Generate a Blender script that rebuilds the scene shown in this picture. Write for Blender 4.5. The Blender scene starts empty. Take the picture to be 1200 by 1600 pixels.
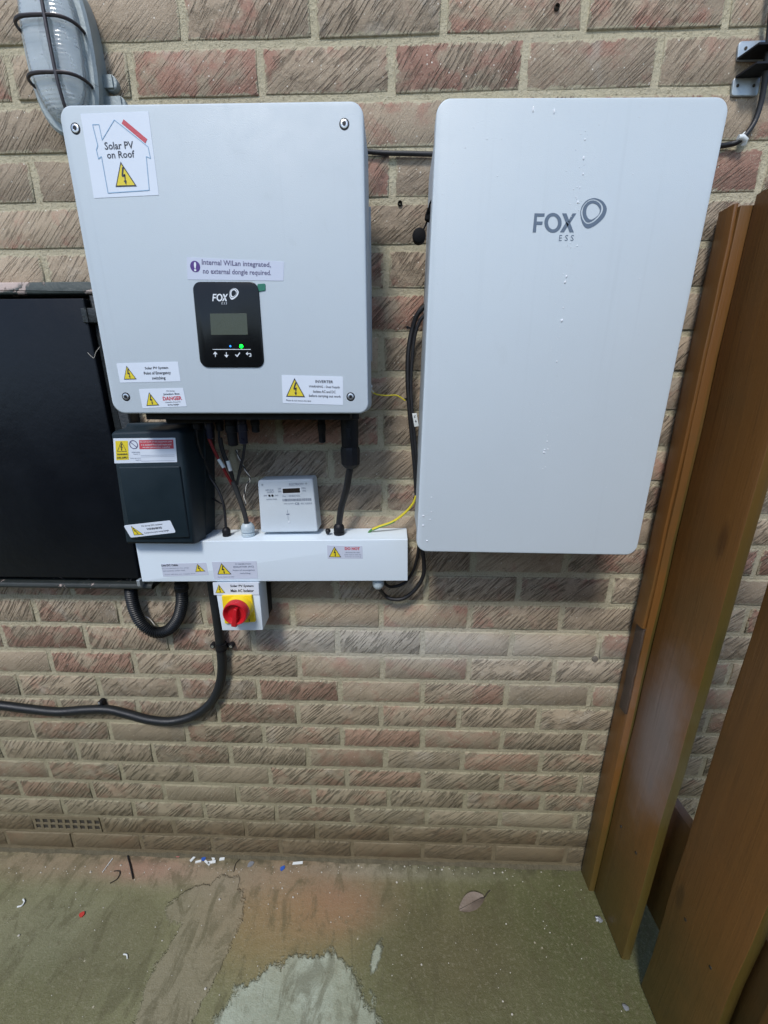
import bpy, bmesh, math, random
from mathutils import Vector, Matrix
random.seed(7)
S = bpy.context.scene
COL = S.collection

# ------------------------------------------------------------------ camera
F, YAW, PITCH, ROLL = 600.0, -0.028572, 0.287765, 0.000631
CAM = Vector((0.0256625, -0.8600637, 1.4230974))
cy, sy, cp, sp = math.cos(YAW), math.sin(YAW), math.cos(PITCH), math.sin(PITCH)
FW = Vector((sy*cp, cy*cp, -sp)); R0 = Vector((cy, -sy, 0)); D0 = FW.cross(R0)
RT = R0*math.cos(ROLL) + D0*math.sin(ROLL); DN = -R0*math.sin(ROLL) + D0*math.cos(ROLL)
cam_d = bpy.data.cameras.new('camera'); cam = bpy.data.objects.new('camera', cam_d); COL.objects.link(cam)
cam_d.sensor_fit = 'VERTICAL'; cam_d.sensor_height = 36; cam_d.lens = 36*F/1600
cam_d.clip_start = 0.01; cam_d.clip_end = 200
m = Matrix.Identity(4)
for i in range(3):
    m[i][0] = RT[i]; m[i][1] = -DN[i]; m[i][2] = -FW[i]; m[i][3] = CAM[i]
cam.matrix_world = m
S.camera = cam
# ------------------------------------------------------------------ sky, sun, exposure
W = bpy.data.worlds.new('World'); S.world = W; W.use_nodes = True
nt = W.node_tree; bgn = nt.nodes['Background']
sky = nt.nodes.new('ShaderNodeTexSky'); sky.sky_type = 'NISHITA'; sky.sun_disc = False
SUN_DIR = Vector((0.18, 0.60, -0.80)).normalized()          # the way the light travels
sky.sun_elevation = math.asin(-SUN_DIR.z)
sky.sun_rotation = math.atan2(-SUN_DIR.x, -SUN_DIR.y)
sky.air_density = 1.0; sky.dust_density = 0.8; sky.ozone_density = 2.5
nt.links.new(sky.outputs[0], bgn.inputs[0]); bgn.inputs[1].default_value = 0.105
sun_d = bpy.data.lights.new('sun', 'SUN'); sun_d.energy = 1.5; sun_d.angle = math.radians(12); sun_d.color = (1.0, 0.97, 0.93)
sun = bpy.data.objects.new('sun', sun_d); COL.objects.link(sun)
sun.rotation_euler = SUN_DIR.to_track_quat('-Z', 'Y').to_euler(); sun.location = (-1, -3, 4)
S.view_settings.view_transform = 'Standard'; S.view_settings.look = 'None'
S.view_settings.exposure = 0.87; S.view_settings.gamma = 1.0; S.view_settings.use_curve_mapping = False
S.render.engine = 'CYCLES'

# ------------------------------------------------------------------ measuring helpers
def ray(u, v):
    return RT*((u-600)/F) + DN*((v-800)/F) + FW
def P(u, v, Y=0.0):           # the point of the plane y = Y seen at photo pixel (u, v)
    d = ray(u, v); return CAM + d*((Y-CAM.y)/d.y)
def G(u, v, Z=0.0):           # the point of the ground
    d = ray(u, v); return CAM + d*((Z-CAM.z)/d.z)

# ------------------------------------------------------------------ material helpers
def srgb(r, g, b):
    f = lambda c: c/12.92 if c <= .04045 else ((c+.055)/1.055)**2.4
    return (f(r/255), f(g/255), f(b/255), 1)
class N:
    def __init__(s, name):
        s.m = bpy.data.materials.new(name); s.m.use_nodes = True
        s.t = s.m.node_tree; s.b = s.t.nodes['Principled BSDF']; s.out = s.t.nodes['Material Output']
        s._pos = None
    def n(s, typ, **k):
        x = s.t.nodes.new(typ)
        for a, v in k.items(): setattr(x, a, v)
        return x
    def set(s, sock, v):
        if hasattr(v, 'is_output') or isinstance(v, bpy.types.NodeSocket): s.t.links.new(v, sock)
        else: sock.default_value = v
    def pos(s):
        if s._pos is None: s._pos = s.n('ShaderNodeNewGeometry').outputs['Position']
        return s._pos
    def math(s, op, a, b=0.0, c=None, clamp=False):
        x = s.n('ShaderNodeMath', operation=op, use_clamp=clamp); s.set(x.inputs[0], a); s.set(x.inputs[1], b)
        if c is not None: s.set(x.inputs[2], c)
        return x.outputs[0]
    def vmath(s, op, a, b):
        x = s.n('ShaderNodeVectorMath', operation=op); s.set(x.inputs[0], a); s.set(x.inputs[1], b); return x.outputs[0]
    def noise(s, vec, scale, detail=3, rough=.55, dist=0.0):
        x = s.n('ShaderNodeTexNoise'); s.set(x.inputs['Vector'], vec); x.inputs['Scale'].default_value = scale
        x.inputs['Detail'].default_value = detail; x.inputs['Roughness'].default_value = rough; x.inputs['Distortion'].default_value = dist
        return x.outputs['Fac']
    def ramp(s, fac, stops, interp='LINEAR'):
        x = s.n('ShaderNodeValToRGB'); r = x.color_ramp; r.interpolation = interp
        while len(r.elements) < len(stops): r.elements.new(.5)
        for e, (p, c) in zip(r.elements, stops):
            e.position = p; e.color = c if len(c) == 4 else (*c, 1)
        s.set(x.inputs[0], fac); return x.outputs[0]
    def step(s, fac, lo, hi):
        x = s.n('ShaderNodeMapRange', interpolation_type='SMOOTHSTEP'); s.set(x.inputs[0], fac)
        s.set(x.inputs[1], lo); s.set(x.inputs[2], hi); return x.outputs[0]
    def mix(s, fac, a, b, mode='MIX'):
        x = s.n('ShaderNodeMix', data_type='RGBA', blend_type=mode); s.set(x.inputs[0], fac)
        s.set(x.inputs[6], a if not isinstance(a, tuple) else ((*a, 1) if len(a) == 3 else a))
        s.set(x.inputs[7], b if not isinstance(b, tuple) else ((*b, 1) if len(b) == 3 else b)); return x.outputs[2]
    def bump(s, h, strength=1.0, dist=.001, normal=None):
        x = s.n('ShaderNodeBump'); x.inputs['Strength'].default_value = strength; x.inputs['Distance'].default_value = dist
        s.set(x.inputs['Height'], h)
        if normal is not None: s.set(x.inputs['Normal'], normal)
        return x.outputs[0]
    def blob(s, c, r, rot=0.0, soft=.15, namp=.35, nscale=9, seed=0.0, axes='XY'):
        # 1 inside an ellipse with a ragged edge
        mp = s.n('ShaderNodeMapping', vector_type='TEXTURE'); s.set(mp.inputs[0], s.pos())
        if axes == 'XY':
            mp.inputs['Location'].default_value = (c[0], c[1], 0); mp.inputs['Rotation'].default_value = (0, 0, rot)
            mp.inputs['Scale'].default_value = (r[0], r[1], 10)
        else:
            mp.inputs['Location'].default_value = (c[0], 0, c[1]); mp.inputs['Rotation'].default_value = (0, rot, 0)
            mp.inputs['Scale'].default_value = (r[0], 10, r[1])
        ln = s.n('ShaderNodeVectorMath', operation='LENGTH'); s.set(ln.inputs[0], mp.outputs[0])
        nz = s.noise(s.vmath('ADD', s.pos(), (seed, seed*1.7, 0)), nscale, 6, .65)
        nz2 = s.noise(s.vmath('MULTIPLY', s.vmath('ADD', s.pos(), (seed*2, seed, 0)), (1.6, .7, 1)), nscale*5, 4, .7)
        d = s.math('ADD', ln.outputs['Value'], s.math('MULTIPLY', s.math('SUBTRACT', nz, .5), namp*2))
        d = s.math('ADD', d, s.math('MULTIPLY', s.math('SUBTRACT', nz2, .5), namp*.8))
        return s.math('SUBTRACT', 1.0, s.step(d, 1-soft, 1+soft), clamp=True)
    def fin(s, col=None, rough=None, normal=None, metal=None, spec=None, **k):
        for key, v in (('Base Color', col), ('Roughness', rough), ('Normal', normal), ('Metallic', metal), ('Specular IOR Level', spec)):
            if v is not None: s.set(s.b.inputs[key], (*v, 1) if isinstance(v, tuple) and len(v) == 3 else v)
        for key, v in k.items(): s.set(s.b.inputs[key.replace('_', ' ')], v)
        return s.m

def plain(name, c, rough=.5, var=.12, scale=25, bump=.0003, bscale=400, metal=0.0, spec=.5, dirt=None):
    """paint / plastic: slightly uneven colour, uneven gloss and a fine grain"""
    s = N(name); n1 = s.noise(s.pos(), scale, 5, .6)
    col = s.mix(n1, tuple(x*(1-var) for x in c), tuple(min(1, x*(1+var)) for x in c))
    if dirt:
        n2 = s.noise(s.pos(), scale*2.3, 8, .7, .6)
        col = s.mix(s.math('MULTIPLY', s.step(n2, dirt[1], dirt[1]+.16), dirt[2]), col, dirt[0])
    rg = s.math('ADD', s.math('MULTIPLY', n1, .25), rough-.12)
    nb = s.bump(s.noise(s.pos(), bscale, 2), 1.0, bump)
    return s.fin(col, rg, nb, metal, spec)

PX = lambda s: s.n('ShaderNodeSeparateXYZ')
def sep(s, v):
    x = s.n('ShaderNodeSeparateXYZ'); s.set(x.inputs[0], v); return x.outputs

def algae_shade_tint(s, col, amount=1.0):
    """green algae and damp low on the wall, with the dimmer light there put into the colour"""
    z = sep(s, s.pos())[2]
    n = s.noise(s.pos(), 5.0, 5, .6)
    zz = s.math('ADD', z, s.math('MULTIPLY', s.math('SUBTRACT', n, .5), .35))
    low = s.math('SUBTRACT', 1.0, s.step(zz, .05, 1.15))
    col = s.mix(s.math('MULTIPLY', low, .60*amount), col, (.175, .168, .10))
    n2 = s.noise(s.pos(), 9.0, 4, .6)
    wet = s.math('SUBTRACT', 1.0, s.step(s.math('ADD', z, s.math('MULTIPLY', s.math('SUBTRACT', n2, .5), .12)), .12, .19))
    col = s.mix(s.math('MULTIPLY', wet, .62*amount), col, (.115, .080, .042))
    return col, wet
def pale_band_tint(s, col):
    """pale patches mixed into the colour in a band across the wall"""
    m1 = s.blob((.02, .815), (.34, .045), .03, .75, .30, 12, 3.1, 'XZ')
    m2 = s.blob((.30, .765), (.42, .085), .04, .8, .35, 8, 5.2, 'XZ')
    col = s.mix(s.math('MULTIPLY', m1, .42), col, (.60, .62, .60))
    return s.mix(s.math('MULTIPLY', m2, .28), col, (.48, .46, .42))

def brick_material():
    s = N('rustic_brick'); oi = s.n('ShaderNodeObjectInfo'); rnd = oi.outputs['Random']
    oc = s.n('ShaderNodeSeparateColor'); s.set(oc.inputs[0], oi.outputs['Color'])
    p = s.pos(); x, y, z = sep(s, p)
    cx = s.n('ShaderNodeCombineXYZ'); s.set(cx.inputs[0], x); s.set(cx.inputs[1], z); s.set(cx.inputs[2], s.math('MULTIPLY', rnd, 37.0))
    warp = s.noise(cx.outputs[0], 9.0, 2)
    vr = s.n('ShaderNodeVectorRotate', rotation_type='Z_AXIS'); s.set(vr.inputs['Vector'], cx.outputs[0])
    r2 = s.math('FRACT', s.math('MULTIPLY', rnd, 17.31)); r3 = s.math('FRACT', s.math('MULTIPLY', rnd, 53.77))
    ang = s.math('MULTIPLY_ADD', s.math('SUBTRACT', rnd, .5), .34, -.80)
    s.set(vr.inputs['Angle'], ang)
    wc = s.n('ShaderNodeCombineXYZ'); s.set(wc.inputs[1], s.math('MULTIPLY', warp, .0025))
    vrot = s.vmath('ADD', vr.outputs[0], wc.outputs[0])
    sc3 = s.n('ShaderNodeCombineXYZ'); s.set(sc3.inputs[0], s.math('MULTIPLY_ADD', r3, 14.0, 11.0)); s.set(sc3.inputs[1], s.math('MULTIPLY_ADD', r2, 130.0, 195.0)); sc3.inputs[2].default_value = 1
    st = s.vmath('MULTIPLY', vrot, sc3.outputs[0])
    g1 = s.noise(st, 1.0, 3.0, .55, .12)
    st2 = s.vmath('MULTIPLY', vrot, (60, 360, 1))
    g2 = s.noise(st2, 1.0, 3, .6)
    patch = s.noise(cx.outputs[0], 14, 3)
    depth = s.math('MULTIPLY', s.step(patch, .30, .52), s.math('MULTIPLY_ADD', s.step(r3, .08, .45), .72, .28))                                    # the drag marks fade out in places
    groove = s.step(g1, .36, .50)
    h = s.math('ADD', s.math('MULTIPLY', s.math('MULTIPLY', groove, depth), 1.0), s.math('MULTIPLY', g2, .28))
    grit = s.noise(p, 420, 4, .7)
    lump = s.noise(cx.outputs[0], 45, 4)
    h = s.math('ADD', h, s.math('MULTIPLY', lump, .45))
    nb = s.bump(s.math('ADD', h, s.math('MULTIPLY', grit, .45)), 1.0, .0033)
    c_n = s.noise(cx.outputs[0], 13, 4, .6, .4)
    buff = s.mix(s.noise(cx.outputs[0], 30, 4), (.345, .265, .185), (.46, .375, .275))
    red = s.mix(s.noise(cx.outputs[0], 40, 4), (.33, .175, .125), (.43, .255, .19))
    redm = s.step(s.math('ADD', c_n, s.math('SUBTRACT', oc.outputs[0], .5)), .48, .66)
    col = s.mix(redm, buff, red)
    greym = s.step(s.math('ADD', s.noise(s.vmath('ADD', cx.outputs[0], (4, 9, 2)), 17, 4), s.math('SUBTRACT', oc.outputs[2], .5)), .56, .72)
    col = s.mix(s.math('MULTIPLY', greym, .7), col, (.47, .41, .33))
    bright = s.math('MULTIPLY_ADD', oc.outputs[1], .5, .72)
    col = s.mix(1.0, col, s.ramp(s.math('MULTIPLY', bright, .5), [(0, (0, 0, 0)), (1, (2, 2, 2))]), 'MULTIPLY')
    groove_dark = s.math('MULTIPLY', s.math('MULTIPLY', s.math('SUBTRACT', 1.0, groove), depth), .58)   # darker inside the drag marks
    col = s.mix(groove_dark, col, (.105, .082, .055))
    col = s.mix(s.math('MULTIPLY', s.step(grit, .50, .68), .35), col, (.13, .10, .07))
    col = s.mix(s.math('MULTIPLY', s.step(s.noise(s.vmath('ADD', p, (3, 1, 8)), 330, 4, .7), .54, .70), .45), col, (.60, .53, .42))
    chip = s.step(s.noise(s.vmath('ADD', cx.outputs[0], (7, 3, 5)), 48, 5, .6), .655, .69)
    col = s.mix(s.math('MULTIPLY', chip, .6), col, (.12, .085, .06))
    tc = s.n('ShaderNodeTexCoord'); gx, gy, gz = sep(s, tc.outputs['Generated'])
    ed = lambda q, w: s.math('MULTIPLY', s.math('MINIMUM', q, s.math('SUBTRACT', 1.0, q)), w)
    edge = s.math('MINIMUM', ed(gx, .215), ed(gz, .067))
    smear = s.math('SUBTRACT', 1.0, s.step(s.math('SUBTRACT', edge, s.math('MULTIPLY', s.math('SUBTRACT', s.noise(cx.outputs[0], 55, 6, .7), .43), .030)), .0, .0022), clamp=True)
    col = s.mix(s.math('MULTIPLY', smear, .85), col, s.mix(s.noise(p, 90, 4), (.36, .32, .215), (.53, .48, .345)))   # mortar dragged over the arris
    vo = s.n('ShaderNodeTexVoronoi'); s.set(vo.inputs['Vector'], p); vo.inputs['Scale'].default_value = 130
    sc = s.n('ShaderNodeSeparateColor'); s.set(sc.inputs[0], vo.outputs['Color'])
    speck = s.math('MULTIPLY', s.math('LESS_THAN', vo.outputs['Distance'], .16), s.math('GREATER_THAN', sc.outputs[0], .86))
    col = s.mix(s.math('MULTIPLY', speck, .8), col, (.72, .68, .58))   # wet glints painted in as pale specks
    mort = s.step(s.noise(cx.outputs[0], 22, 5, .65), .66, .74)
    col = s.mix(s.math('MULTIPLY', mort, .55), col, (.40, .365, .25))  # mortar smears
    col = pale_band_tint(s, col)
    col, wet = algae_shade_tint(s, col)
    zlow = s.math('SUBTRACT', 1.0, s.step(z, .3, 1.3))
    col = s.mix(s.math('MULTIPLY', s.math('MULTIPLY', s.math('SUBTRACT', 1.0, groove), depth), s.math('MULTIPLY', zlow, .5)), col, (.075, .066, .042))   # drag marks darker again towards the bottom of the wall
    rg = s.math('SUBTRACT', .82, s.math('MULTIPLY', wet, .2))
    rg = s.math('SUBTRACT', rg, s.math('MULTIPLY', speck, .5))
    return s.fin(col, rg, nb, spec=.35)

def mortar_material():
    s = N('lime_mortar'); p = s.pos()
    n1 = s.noise(p, 30, 6, .65); n2 = s.noise(p, 220, 4, .7); n3 = s.noise(p, 6, 3)
    col = s.mix(n1, (.39, .35, .235), (.57, .52, .38))
    col = s.mix(s.math('MULTIPLY', s.step(n3, .45, .7), .5), col, (.46, .405, .30))
    col = s.mix(s.math('MULTIPLY', s.step(n2, .54, .70), .6), col, (.14, .115, .07))
    col = pale_band_tint(s, col)
    col, wet = algae_shade_tint(s, col)
    nb = s.bump(s.math('ADD', n1, s.math('MULTIPLY', n2, .6)), 1.0, .006)
    return s.fin(col, .9, nb, spec=.25)

def concrete_material():
    s = N('worn_concrete'); p = s.pos(); x, y, z = sep(s, p)
    n1 = s.noise(p, 7, 6, .6); n2 = s.noise(p, 45, 6, .65); n3 = s.noise(p, 300, 3, .6); n4 = s.noise(p, 2.6, 4, .6, .5)
    sw = s.noise(s.vmath('MULTIPLY', p, (9, 34, 1)), 1.0, 6, .6, 1.2)          # trowel sweeps
    col = s.mix(n1, (.118, .118, .052), (.215, .212, .112))
    olive = s.step(s.math('ADD', n4, s.math('MULTIPLY', x, .10)), .38, .66)
    col = s.mix(s.math('MULTIPLY', olive, .65), col, (.080, .085, .030))
    def at(u, v): q = G(u, v); return (q.x, q.y)
    for (u, v, rx, ry, a, cc, k) in (
        (130, 1350, .42, .045, .55, (.29, .205, .145), 1), (240, 1358, .14, .03, .55, (.34, .175, .13), 2),
        (470, 1385, .25, .10, .72, (.27, .175, .115), 3), (520, 1422, .12, .05, .45, (.30, .145, .085), 4),
        (430, 1450, .20, .09, .5, (.27, .18, .075), 5), (640, 1362, .28, .022, .5, (.30, .28, .22), 6),
        (60, 1440, .26, .08, .35, (.24, .23, .155), 7), (880, 1500, .36, .24, .70, (.058, .064, .022), 8),
        (700, 1480, .18, .12, .45, (.11, .085, .042), 9), (95, 1500, .24, .12, .45, (.15, .155, .09), 10), (40, 1580, .16, .06, .5, (.12, .115, .05), 11), (330, 1370, .2, .04, .35, (.33, .27, .20), 12)):
        col = s.mix(s.math('MULTIPLY', s.blob(at(u, v), (rx, ry), 0, .75, .4, 8, k*2.3), a), col, cc)
    flake = s.blob(at(300, 1500), (.085, .19), -.20, .05, .40, 11, 1.1)          # lighter worn layer
    flake2 = s.blob(at(315, 1415), (.10, .05), .1, .05, .45, 12, 2.6)
    flk = s.math('MAXIMUM', flake, flake2)
    col = s.mix(s.math('MULTIPLY', flk, .62), col, s.mix(n2, (.19, .165, .11), (.29, .255, .18)))
    dk = s.blob(at(180, 1470), (.13, .10), .3, .2, .4, 8, 8.4)
    col = s.mix(s.math('MULTIPLY', dk, .40), col, (.105, .095, .045))
    pale = s.blob(at(464, 1615), (.19, .130), 0, .055, .50, 10, 6.6)               # pale cement splash
    pale2 = s.blob(at(588, 1494), (.011, .032), -.35, .25, .9, 60, 4.0)
    pl = s.math('MAXIMUM', pale, pale2)
    col = s.mix(s.math('MULTIPLY', pl, s.math('MULTIPLY_ADD', s.step(n1, .35, .6), .35, .55)), col, s.mix(n2, (.27, .30, .235), (.46, .52, .42)))
    vo = s.n('ShaderNodeTexVoronoi'); s.set(vo.inputs['Vector'], p); vo.inputs['Scale'].default_value = 60
    sc = s.n('ShaderNodeSeparateColor'); s.set(sc.inputs[0], vo.outputs['Color'])
    speck = s.math('MULTIPLY', s.math('LESS_THAN', vo.outputs['Distance'], .13), s.math('GREATER_THAN', sc.outputs[0], .975))
    col = s.mix(s.math('MULTIPLY', speck, .7), col, (.48, .44, .34))
    col = s.mix(s.math('MULTIPLY', s.step(n2, .54, .72), .45), col, (.10, .09, .045))
    n7 = s.noise(p, 520, 3, .7)
    col = s.mix(s.math('MULTIPLY', s.step(n7, .56, .70), .40), col, (.06, .055, .035))
    col = s.mix(s.math('MULTIPLY', s.step(s.noise(s.vmath('ADD', p, (2, 7, 1)), 430, 3, .7), .58, .70), .40), col, (.36, .34, .26))
    n5 = s.noise(p, 130, 5, .7)
    col = s.mix(s.math('MULTIPLY', s.step(n5, .50, .70), .35), col, (.29, .265, .19))
    n6 = s.noise(s.vmath('MULTIPLY', p, (18, 9, 1)), 1.0, 6, .7, .8)
    col = s.mix(s.math('MULTIPLY', s.step(n6, .50, .64), .50), col, (.075, .068, .030))
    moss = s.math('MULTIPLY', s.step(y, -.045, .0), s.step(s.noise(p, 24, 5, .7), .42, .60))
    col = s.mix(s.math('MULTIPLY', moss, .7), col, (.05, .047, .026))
    h = s.math('ADD', s.math('MULTIPLY', n1, .6), s.math('MULTIPLY', n2, .30))
    h = s.math('ADD', h, s.math('MULTIPLY', sw, .16)); h = s.math('ADD', h, s.math('MULTIPLY', n3, .16))
    h = s.math('ADD', h, s.math('MULTIPLY', flk, .5)); h = s.math('ADD', h, s.math('MULTIPLY', pl, .5))
    nb = s.bump(h, 1.0, .006)
    return s.fin(col, s.math('MULTIPLY_ADD', n6, .5, .28), nb, spec=.45)

def wood_material():
    s = N('stained_timber'); p = s.pos(); x, y, z = sep(s, p)
    oi = s.n('ShaderNodeObjectInfo')
    off = s.n('ShaderNodeCombineXYZ'); s.set(off.inputs[0], s.math('MULTIPLY', oi.outputs['Random'], 11.0))
    q = s.vmath('ADD', p, off.outputs[0])
    gr = s.noise(s.vmath('MULTIPLY', q, (60, 60, 2.2)), 1.0, 5, .6, .6)
    gf = s.noise(s.vmath('MULTIPLY', q, (240, 240, 7)), 1.0, 3, .6)
    bl = s.noise(q, 4.5, 4, .6)
    col = s.mix(gr, (.140, .060, .015), (.190, .085, .021))
    col = s.mix(s.math('MULTIPLY', s.step(bl, .45, .72), .5), col, (.105, .060, .018))
    col = s.mix(s.math('MULTIPLY', s.step(gf, .58, .72), .26), col, (.05, .025, .010))
    gray = s.blob((-.13, .68), (.10, .27), 0, .7, .35, 7, 2.2, 'XZ')
    mp = s.n('ShaderNodeCombineXYZ')
    kn = s.n('ShaderNodeTexVoronoi'); s.set(kn.inputs['Vector'], s.vmath('MULTIPLY', q, (9, 9, 2.6))); kn.inputs['Scale'].default_value = 1.0
    knot = s.math('SUBTRACT', 1.0, s.step(kn.outputs['Distance'], .05, .13), clamp=True)
    col = s.mix(s.math('MULTIPLY', knot, .6), col, (.055, .024, .008))
    # pale patch on the board nearest the wall: an ellipse in y and z
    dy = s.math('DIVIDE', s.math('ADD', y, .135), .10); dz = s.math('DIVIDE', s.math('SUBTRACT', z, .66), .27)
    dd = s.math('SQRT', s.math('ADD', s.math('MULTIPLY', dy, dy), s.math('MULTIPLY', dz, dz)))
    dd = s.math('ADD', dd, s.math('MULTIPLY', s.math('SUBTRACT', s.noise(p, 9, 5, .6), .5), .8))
    pale_patch = s.math('SUBTRACT', 1.0, s.step(dd, .25, 1.1), clamp=True)
    col = s.mix(s.math('MULTIPLY', pale_patch, .45), col, (.30, .30, .32))
    # algae creeping up from the ground and along the exposed edges
    nn = s.noise(p, 6, 5, .65)
    low = s.math('SUBTRACT', 1.0, s.step(s.math('ADD', z, s.math('MULTIPLY', s.math('SUBTRACT', nn, .5), .5)), .0, .55), clamp=True)
    gm = s.n('ShaderNodeNewGeometry'); nx, ny, nz = sep(s, gm.outputs['True Normal'])
    edge = s.math('MULTIPLY', s.math('MULTIPLY', s.math('LESS_THAN', ny, -.7), s.math('GREATER_THAN', x, .633)), s.math('SUBTRACT', 1.0, s.step(z, .9, 1.8)))
    alg = s.math('MAXIMUM', s.math('MULTIPLY', low, .62), s.math('MULTIPLY', edge, .7))
    col = s.mix(alg, col, s.mix(nn, (.026, .032, .007), (.072, .074, .016)))
    nb = s.bump(s.math('ADD', gr, s.math('MULTIPLY', gf, .4)), 1.0, .0009)
    return s.fin(col, s.math('MULTIPLY_ADD', bl, .4, .20), nb, spec=.45)

M = {}
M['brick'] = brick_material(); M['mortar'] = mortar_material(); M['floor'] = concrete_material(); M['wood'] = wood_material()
def coat(name, c, rough):
    s = N(name); p = s.pos(); n1 = s.noise(p, 3.5, 4, .6)
    col = s.mix(n1, tuple(x*.96 for x in c), tuple(x*1.03 for x in c))
    run = s.noise(s.vmath('MULTIPLY', p, (70, 70, 1.6)), 1.0, 4, .6)
    col = s.mix(s.math('MULTIPLY', s.step(run, .56, .74), .14), col, tuple(x*.78 for x in c))
    fl = s.noise(p, 95, 6, .75)
    col = s.mix(s.math('MULTIPLY', s.step(fl, .63, .72), .22), col, (c[0]*.72, c[1]*.70, c[2]*.66))
    sm = s.noise(s.vmath('ADD', p, (5, 2, 1)), 14, 5, .7, 1.2)
    col = s.mix(s.math('MULTIPLY', s.step(sm, .60, .74), .10), col, (c[0]*.75, c[1]*.74, c[2]*.70))
    rg = s.math('ADD', rough, s.math('MULTIPLY', s.math('SUBTRACT', sm, .5), .5))
    return s.fin(col, rg, s.bump(s.noise(p, 900, 2), 1.0, .0003), spec=.45)
M['cover'] = coat('grey_powder_coat', (.495, .56, .605), .46)
M['cover2'] = coat('white_powder_coat', (.535, .60, .64), .40)
M['side'] = plain('pale_grey_casing', (.47, .52, .56), .5, .05, 9, .0003, 700, spec=.4)
M['white'] = plain('white_pvc', (.68, .77, .84), .38, .03, 7, .0002, 500, spec=.5, dirt=((.42, .44, .42), .68, .5))
M['meterwhite'] = plain('off_white_plastic', (.58, .64, .68), .42, .04, 20, .0002, 600)
M['label'] = plain('label_film', (.66, .72, .80), .32, .02, 30, .0001, 500)
M['label_clear'] = plain('clear_label_film', (.54, .58, .68), .22, .02, 30, .0001, 500)
M['black'] = plain('black_plastic', (.008, .008, .010), .48, .25, 60, .0003, 500, spec=.3)
M['rubber'] = plain('black_cable_sheath', (.012, .012, .014), .48, .3, 60, .0003, 500, dirt=((.06, .055, .05), .62, .5))
M['conduit'] = plain('black_corrugated_conduit', (.008, .010, .012), .42, .25, 60, .0002, 500, dirt=((.05, .052, .05), .64, .45))
M['blueblack'] = plain('blue_black_connector', (.010, .012, .03), .3, .2, 60)
M['slate'] = plain('slate_grey_plastic', (.010, .020, .027), .45, .12, 30, .00035, 800, spec=.3)
M['door'] = plain('black_gloss_paint', (.0045, .006, .009), .36, .3, 12, .0005, 60, spec=.22, dirt=((.035, .038, .042), .64, .45))
M['gloss'] = plain('glossy_black_panel', (.004, .005, .006), .22, .1, 12, .0, 60, spec=.35)
M['frame'] = plain('worn_black_paint', (.011, .014, .015), .48, .4, 30, .001, 150, dirt=((.16, .13, .115), .63, .8))
M['galv'] = plain('galvanised_steel', (.42, .47, .50), .42, .2, 60, .0003, 300, metal=.6)
M['steel'] = plain('bright_steel', (.55, .57, .58), .28, .1, 60, metal=.9)
M['red'] = plain('red_plastic', (.50, .010, .018), .35, .08, 40)
M['redprint'] = plain('red_print', (.52, .07, .09), .4, .03, 40)
M['yellow'] = plain('yellow_plastic', (.80, .58, .012), .4, .05, 40)
M['yellowprint'] = plain('yellow_print', (.72, .58, .03), .4, .03, 40)
M['blackprint'] = plain('black_print', (.03, .035, .05), .4, .05, 40)
M['greyprint'] = plain('grey_print', (.17, .20, .27), .4, .05, 40)
M['logogrey'] = plain('logo_grey', (.115, .155, .21), .4, .05, 40)
M['blueprint'] = plain('blue_print', (.22, .38, .55), .4, .05, 40)
M['purple'] = plain('purple_print', (.075, .028, .20), .4, .05, 40)
M['purplegrey'] = plain('purple_grey_print', (.12, .11, .21), .4, .05, 40)
M['whiteprint'] = plain('white_print', (.72, .76, .80), .4, .03, 40)
M['green'] = plain('green_tab', (.012, .16, .10), .4, .05, 40)
M['lcd'] = plain('lcd_glass', (.050, .058, .034), .15, .08, 60)
M['lcd_dark'] = plain('dark_lcd', (.028, .024, .020), .15, .1, 60)
M['gland_grey'] = plain('pale_grey_nylon', (.44, .52, .56), .4, .05, 40)
M['earth_y'] = plain('yellow_insulation', (.62, .52, .03), .42, .05, 40)
M['earth_g'] = plain('green_insulation', (.07, .20, .05), .42, .05, 40)
M['wire_red'] = plain('red_insulation', (.20, .012, .012), .45, .1, 40)
M['wire_white'] = plain('white_insulation', (.62, .58, .50), .45, .1, 40)
M['braid'] = plain('dark_braided_sleeve', (.030, .030, .030), .6, .6, 500, .0008, 500)
M['cast'] = plain('weathered_cast_alloy', (.30, .345, .35), .5, .18, 40, .0006, 250, metal=.25, dirt=((.10, .11, .10), .58, .7))
M['wire'] = plain('dull_steel_wire', (.055, .05, .055), .45, .3, 80, metal=.5)
M['weathered'] = plain('weathered_grey_timber', (.062, .043, .032), .6, .3, 40, .001, 200)
M['matte'] = plain('matte_black_rubber', (.006, .006, .007), .7, .2, 60, spec=.12)
M['packed_dirt'] = plain('packed_dirt', (.10, .088, .058), .9, .5, 60, .004, 220, spec=.2)
M['leaf'] = plain('dry_brown_leaf', (.17, .135, .105), .6, .3, 90, .001, 200)
M['stem'] = plain('dry_stem', (.035, .028, .02), .7, .3, 90)
M['bluebit'] = plain('blue_plastic', (.03, .10, .42), .4, .1, 90)
M['whitebit'] = plain('white_plastic_scrap', (.68, .72, .72), .45, .06, 90)
M['redbit'] = plain('red_plastic_scrap', (.45, .04, .03), .5, .1, 90)
M['pinkbit'] = plain('pink_plastic_scrap', (.42, .15, .13), .5, .1, 90)
M['stone'] = plain('pale_grit', (.48, .46, .40), .7, .2, 90)
M['metalbit'] = plain('grey_foil', (.28, .30, .33), .35, .2, 90, metal=.4)
M['plug'] = plain('grey_wall_plug', (.15, .135, .115), .85, .2, 90, spec=.15)
M['terracotta'] = plain('fired_clay', (.15, .125, .075), .9, .2, 40, .002, 120)
M['hole'] = plain('hole_shadow_lining', (.035, .030, .022), .9, .1, 40)
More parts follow.
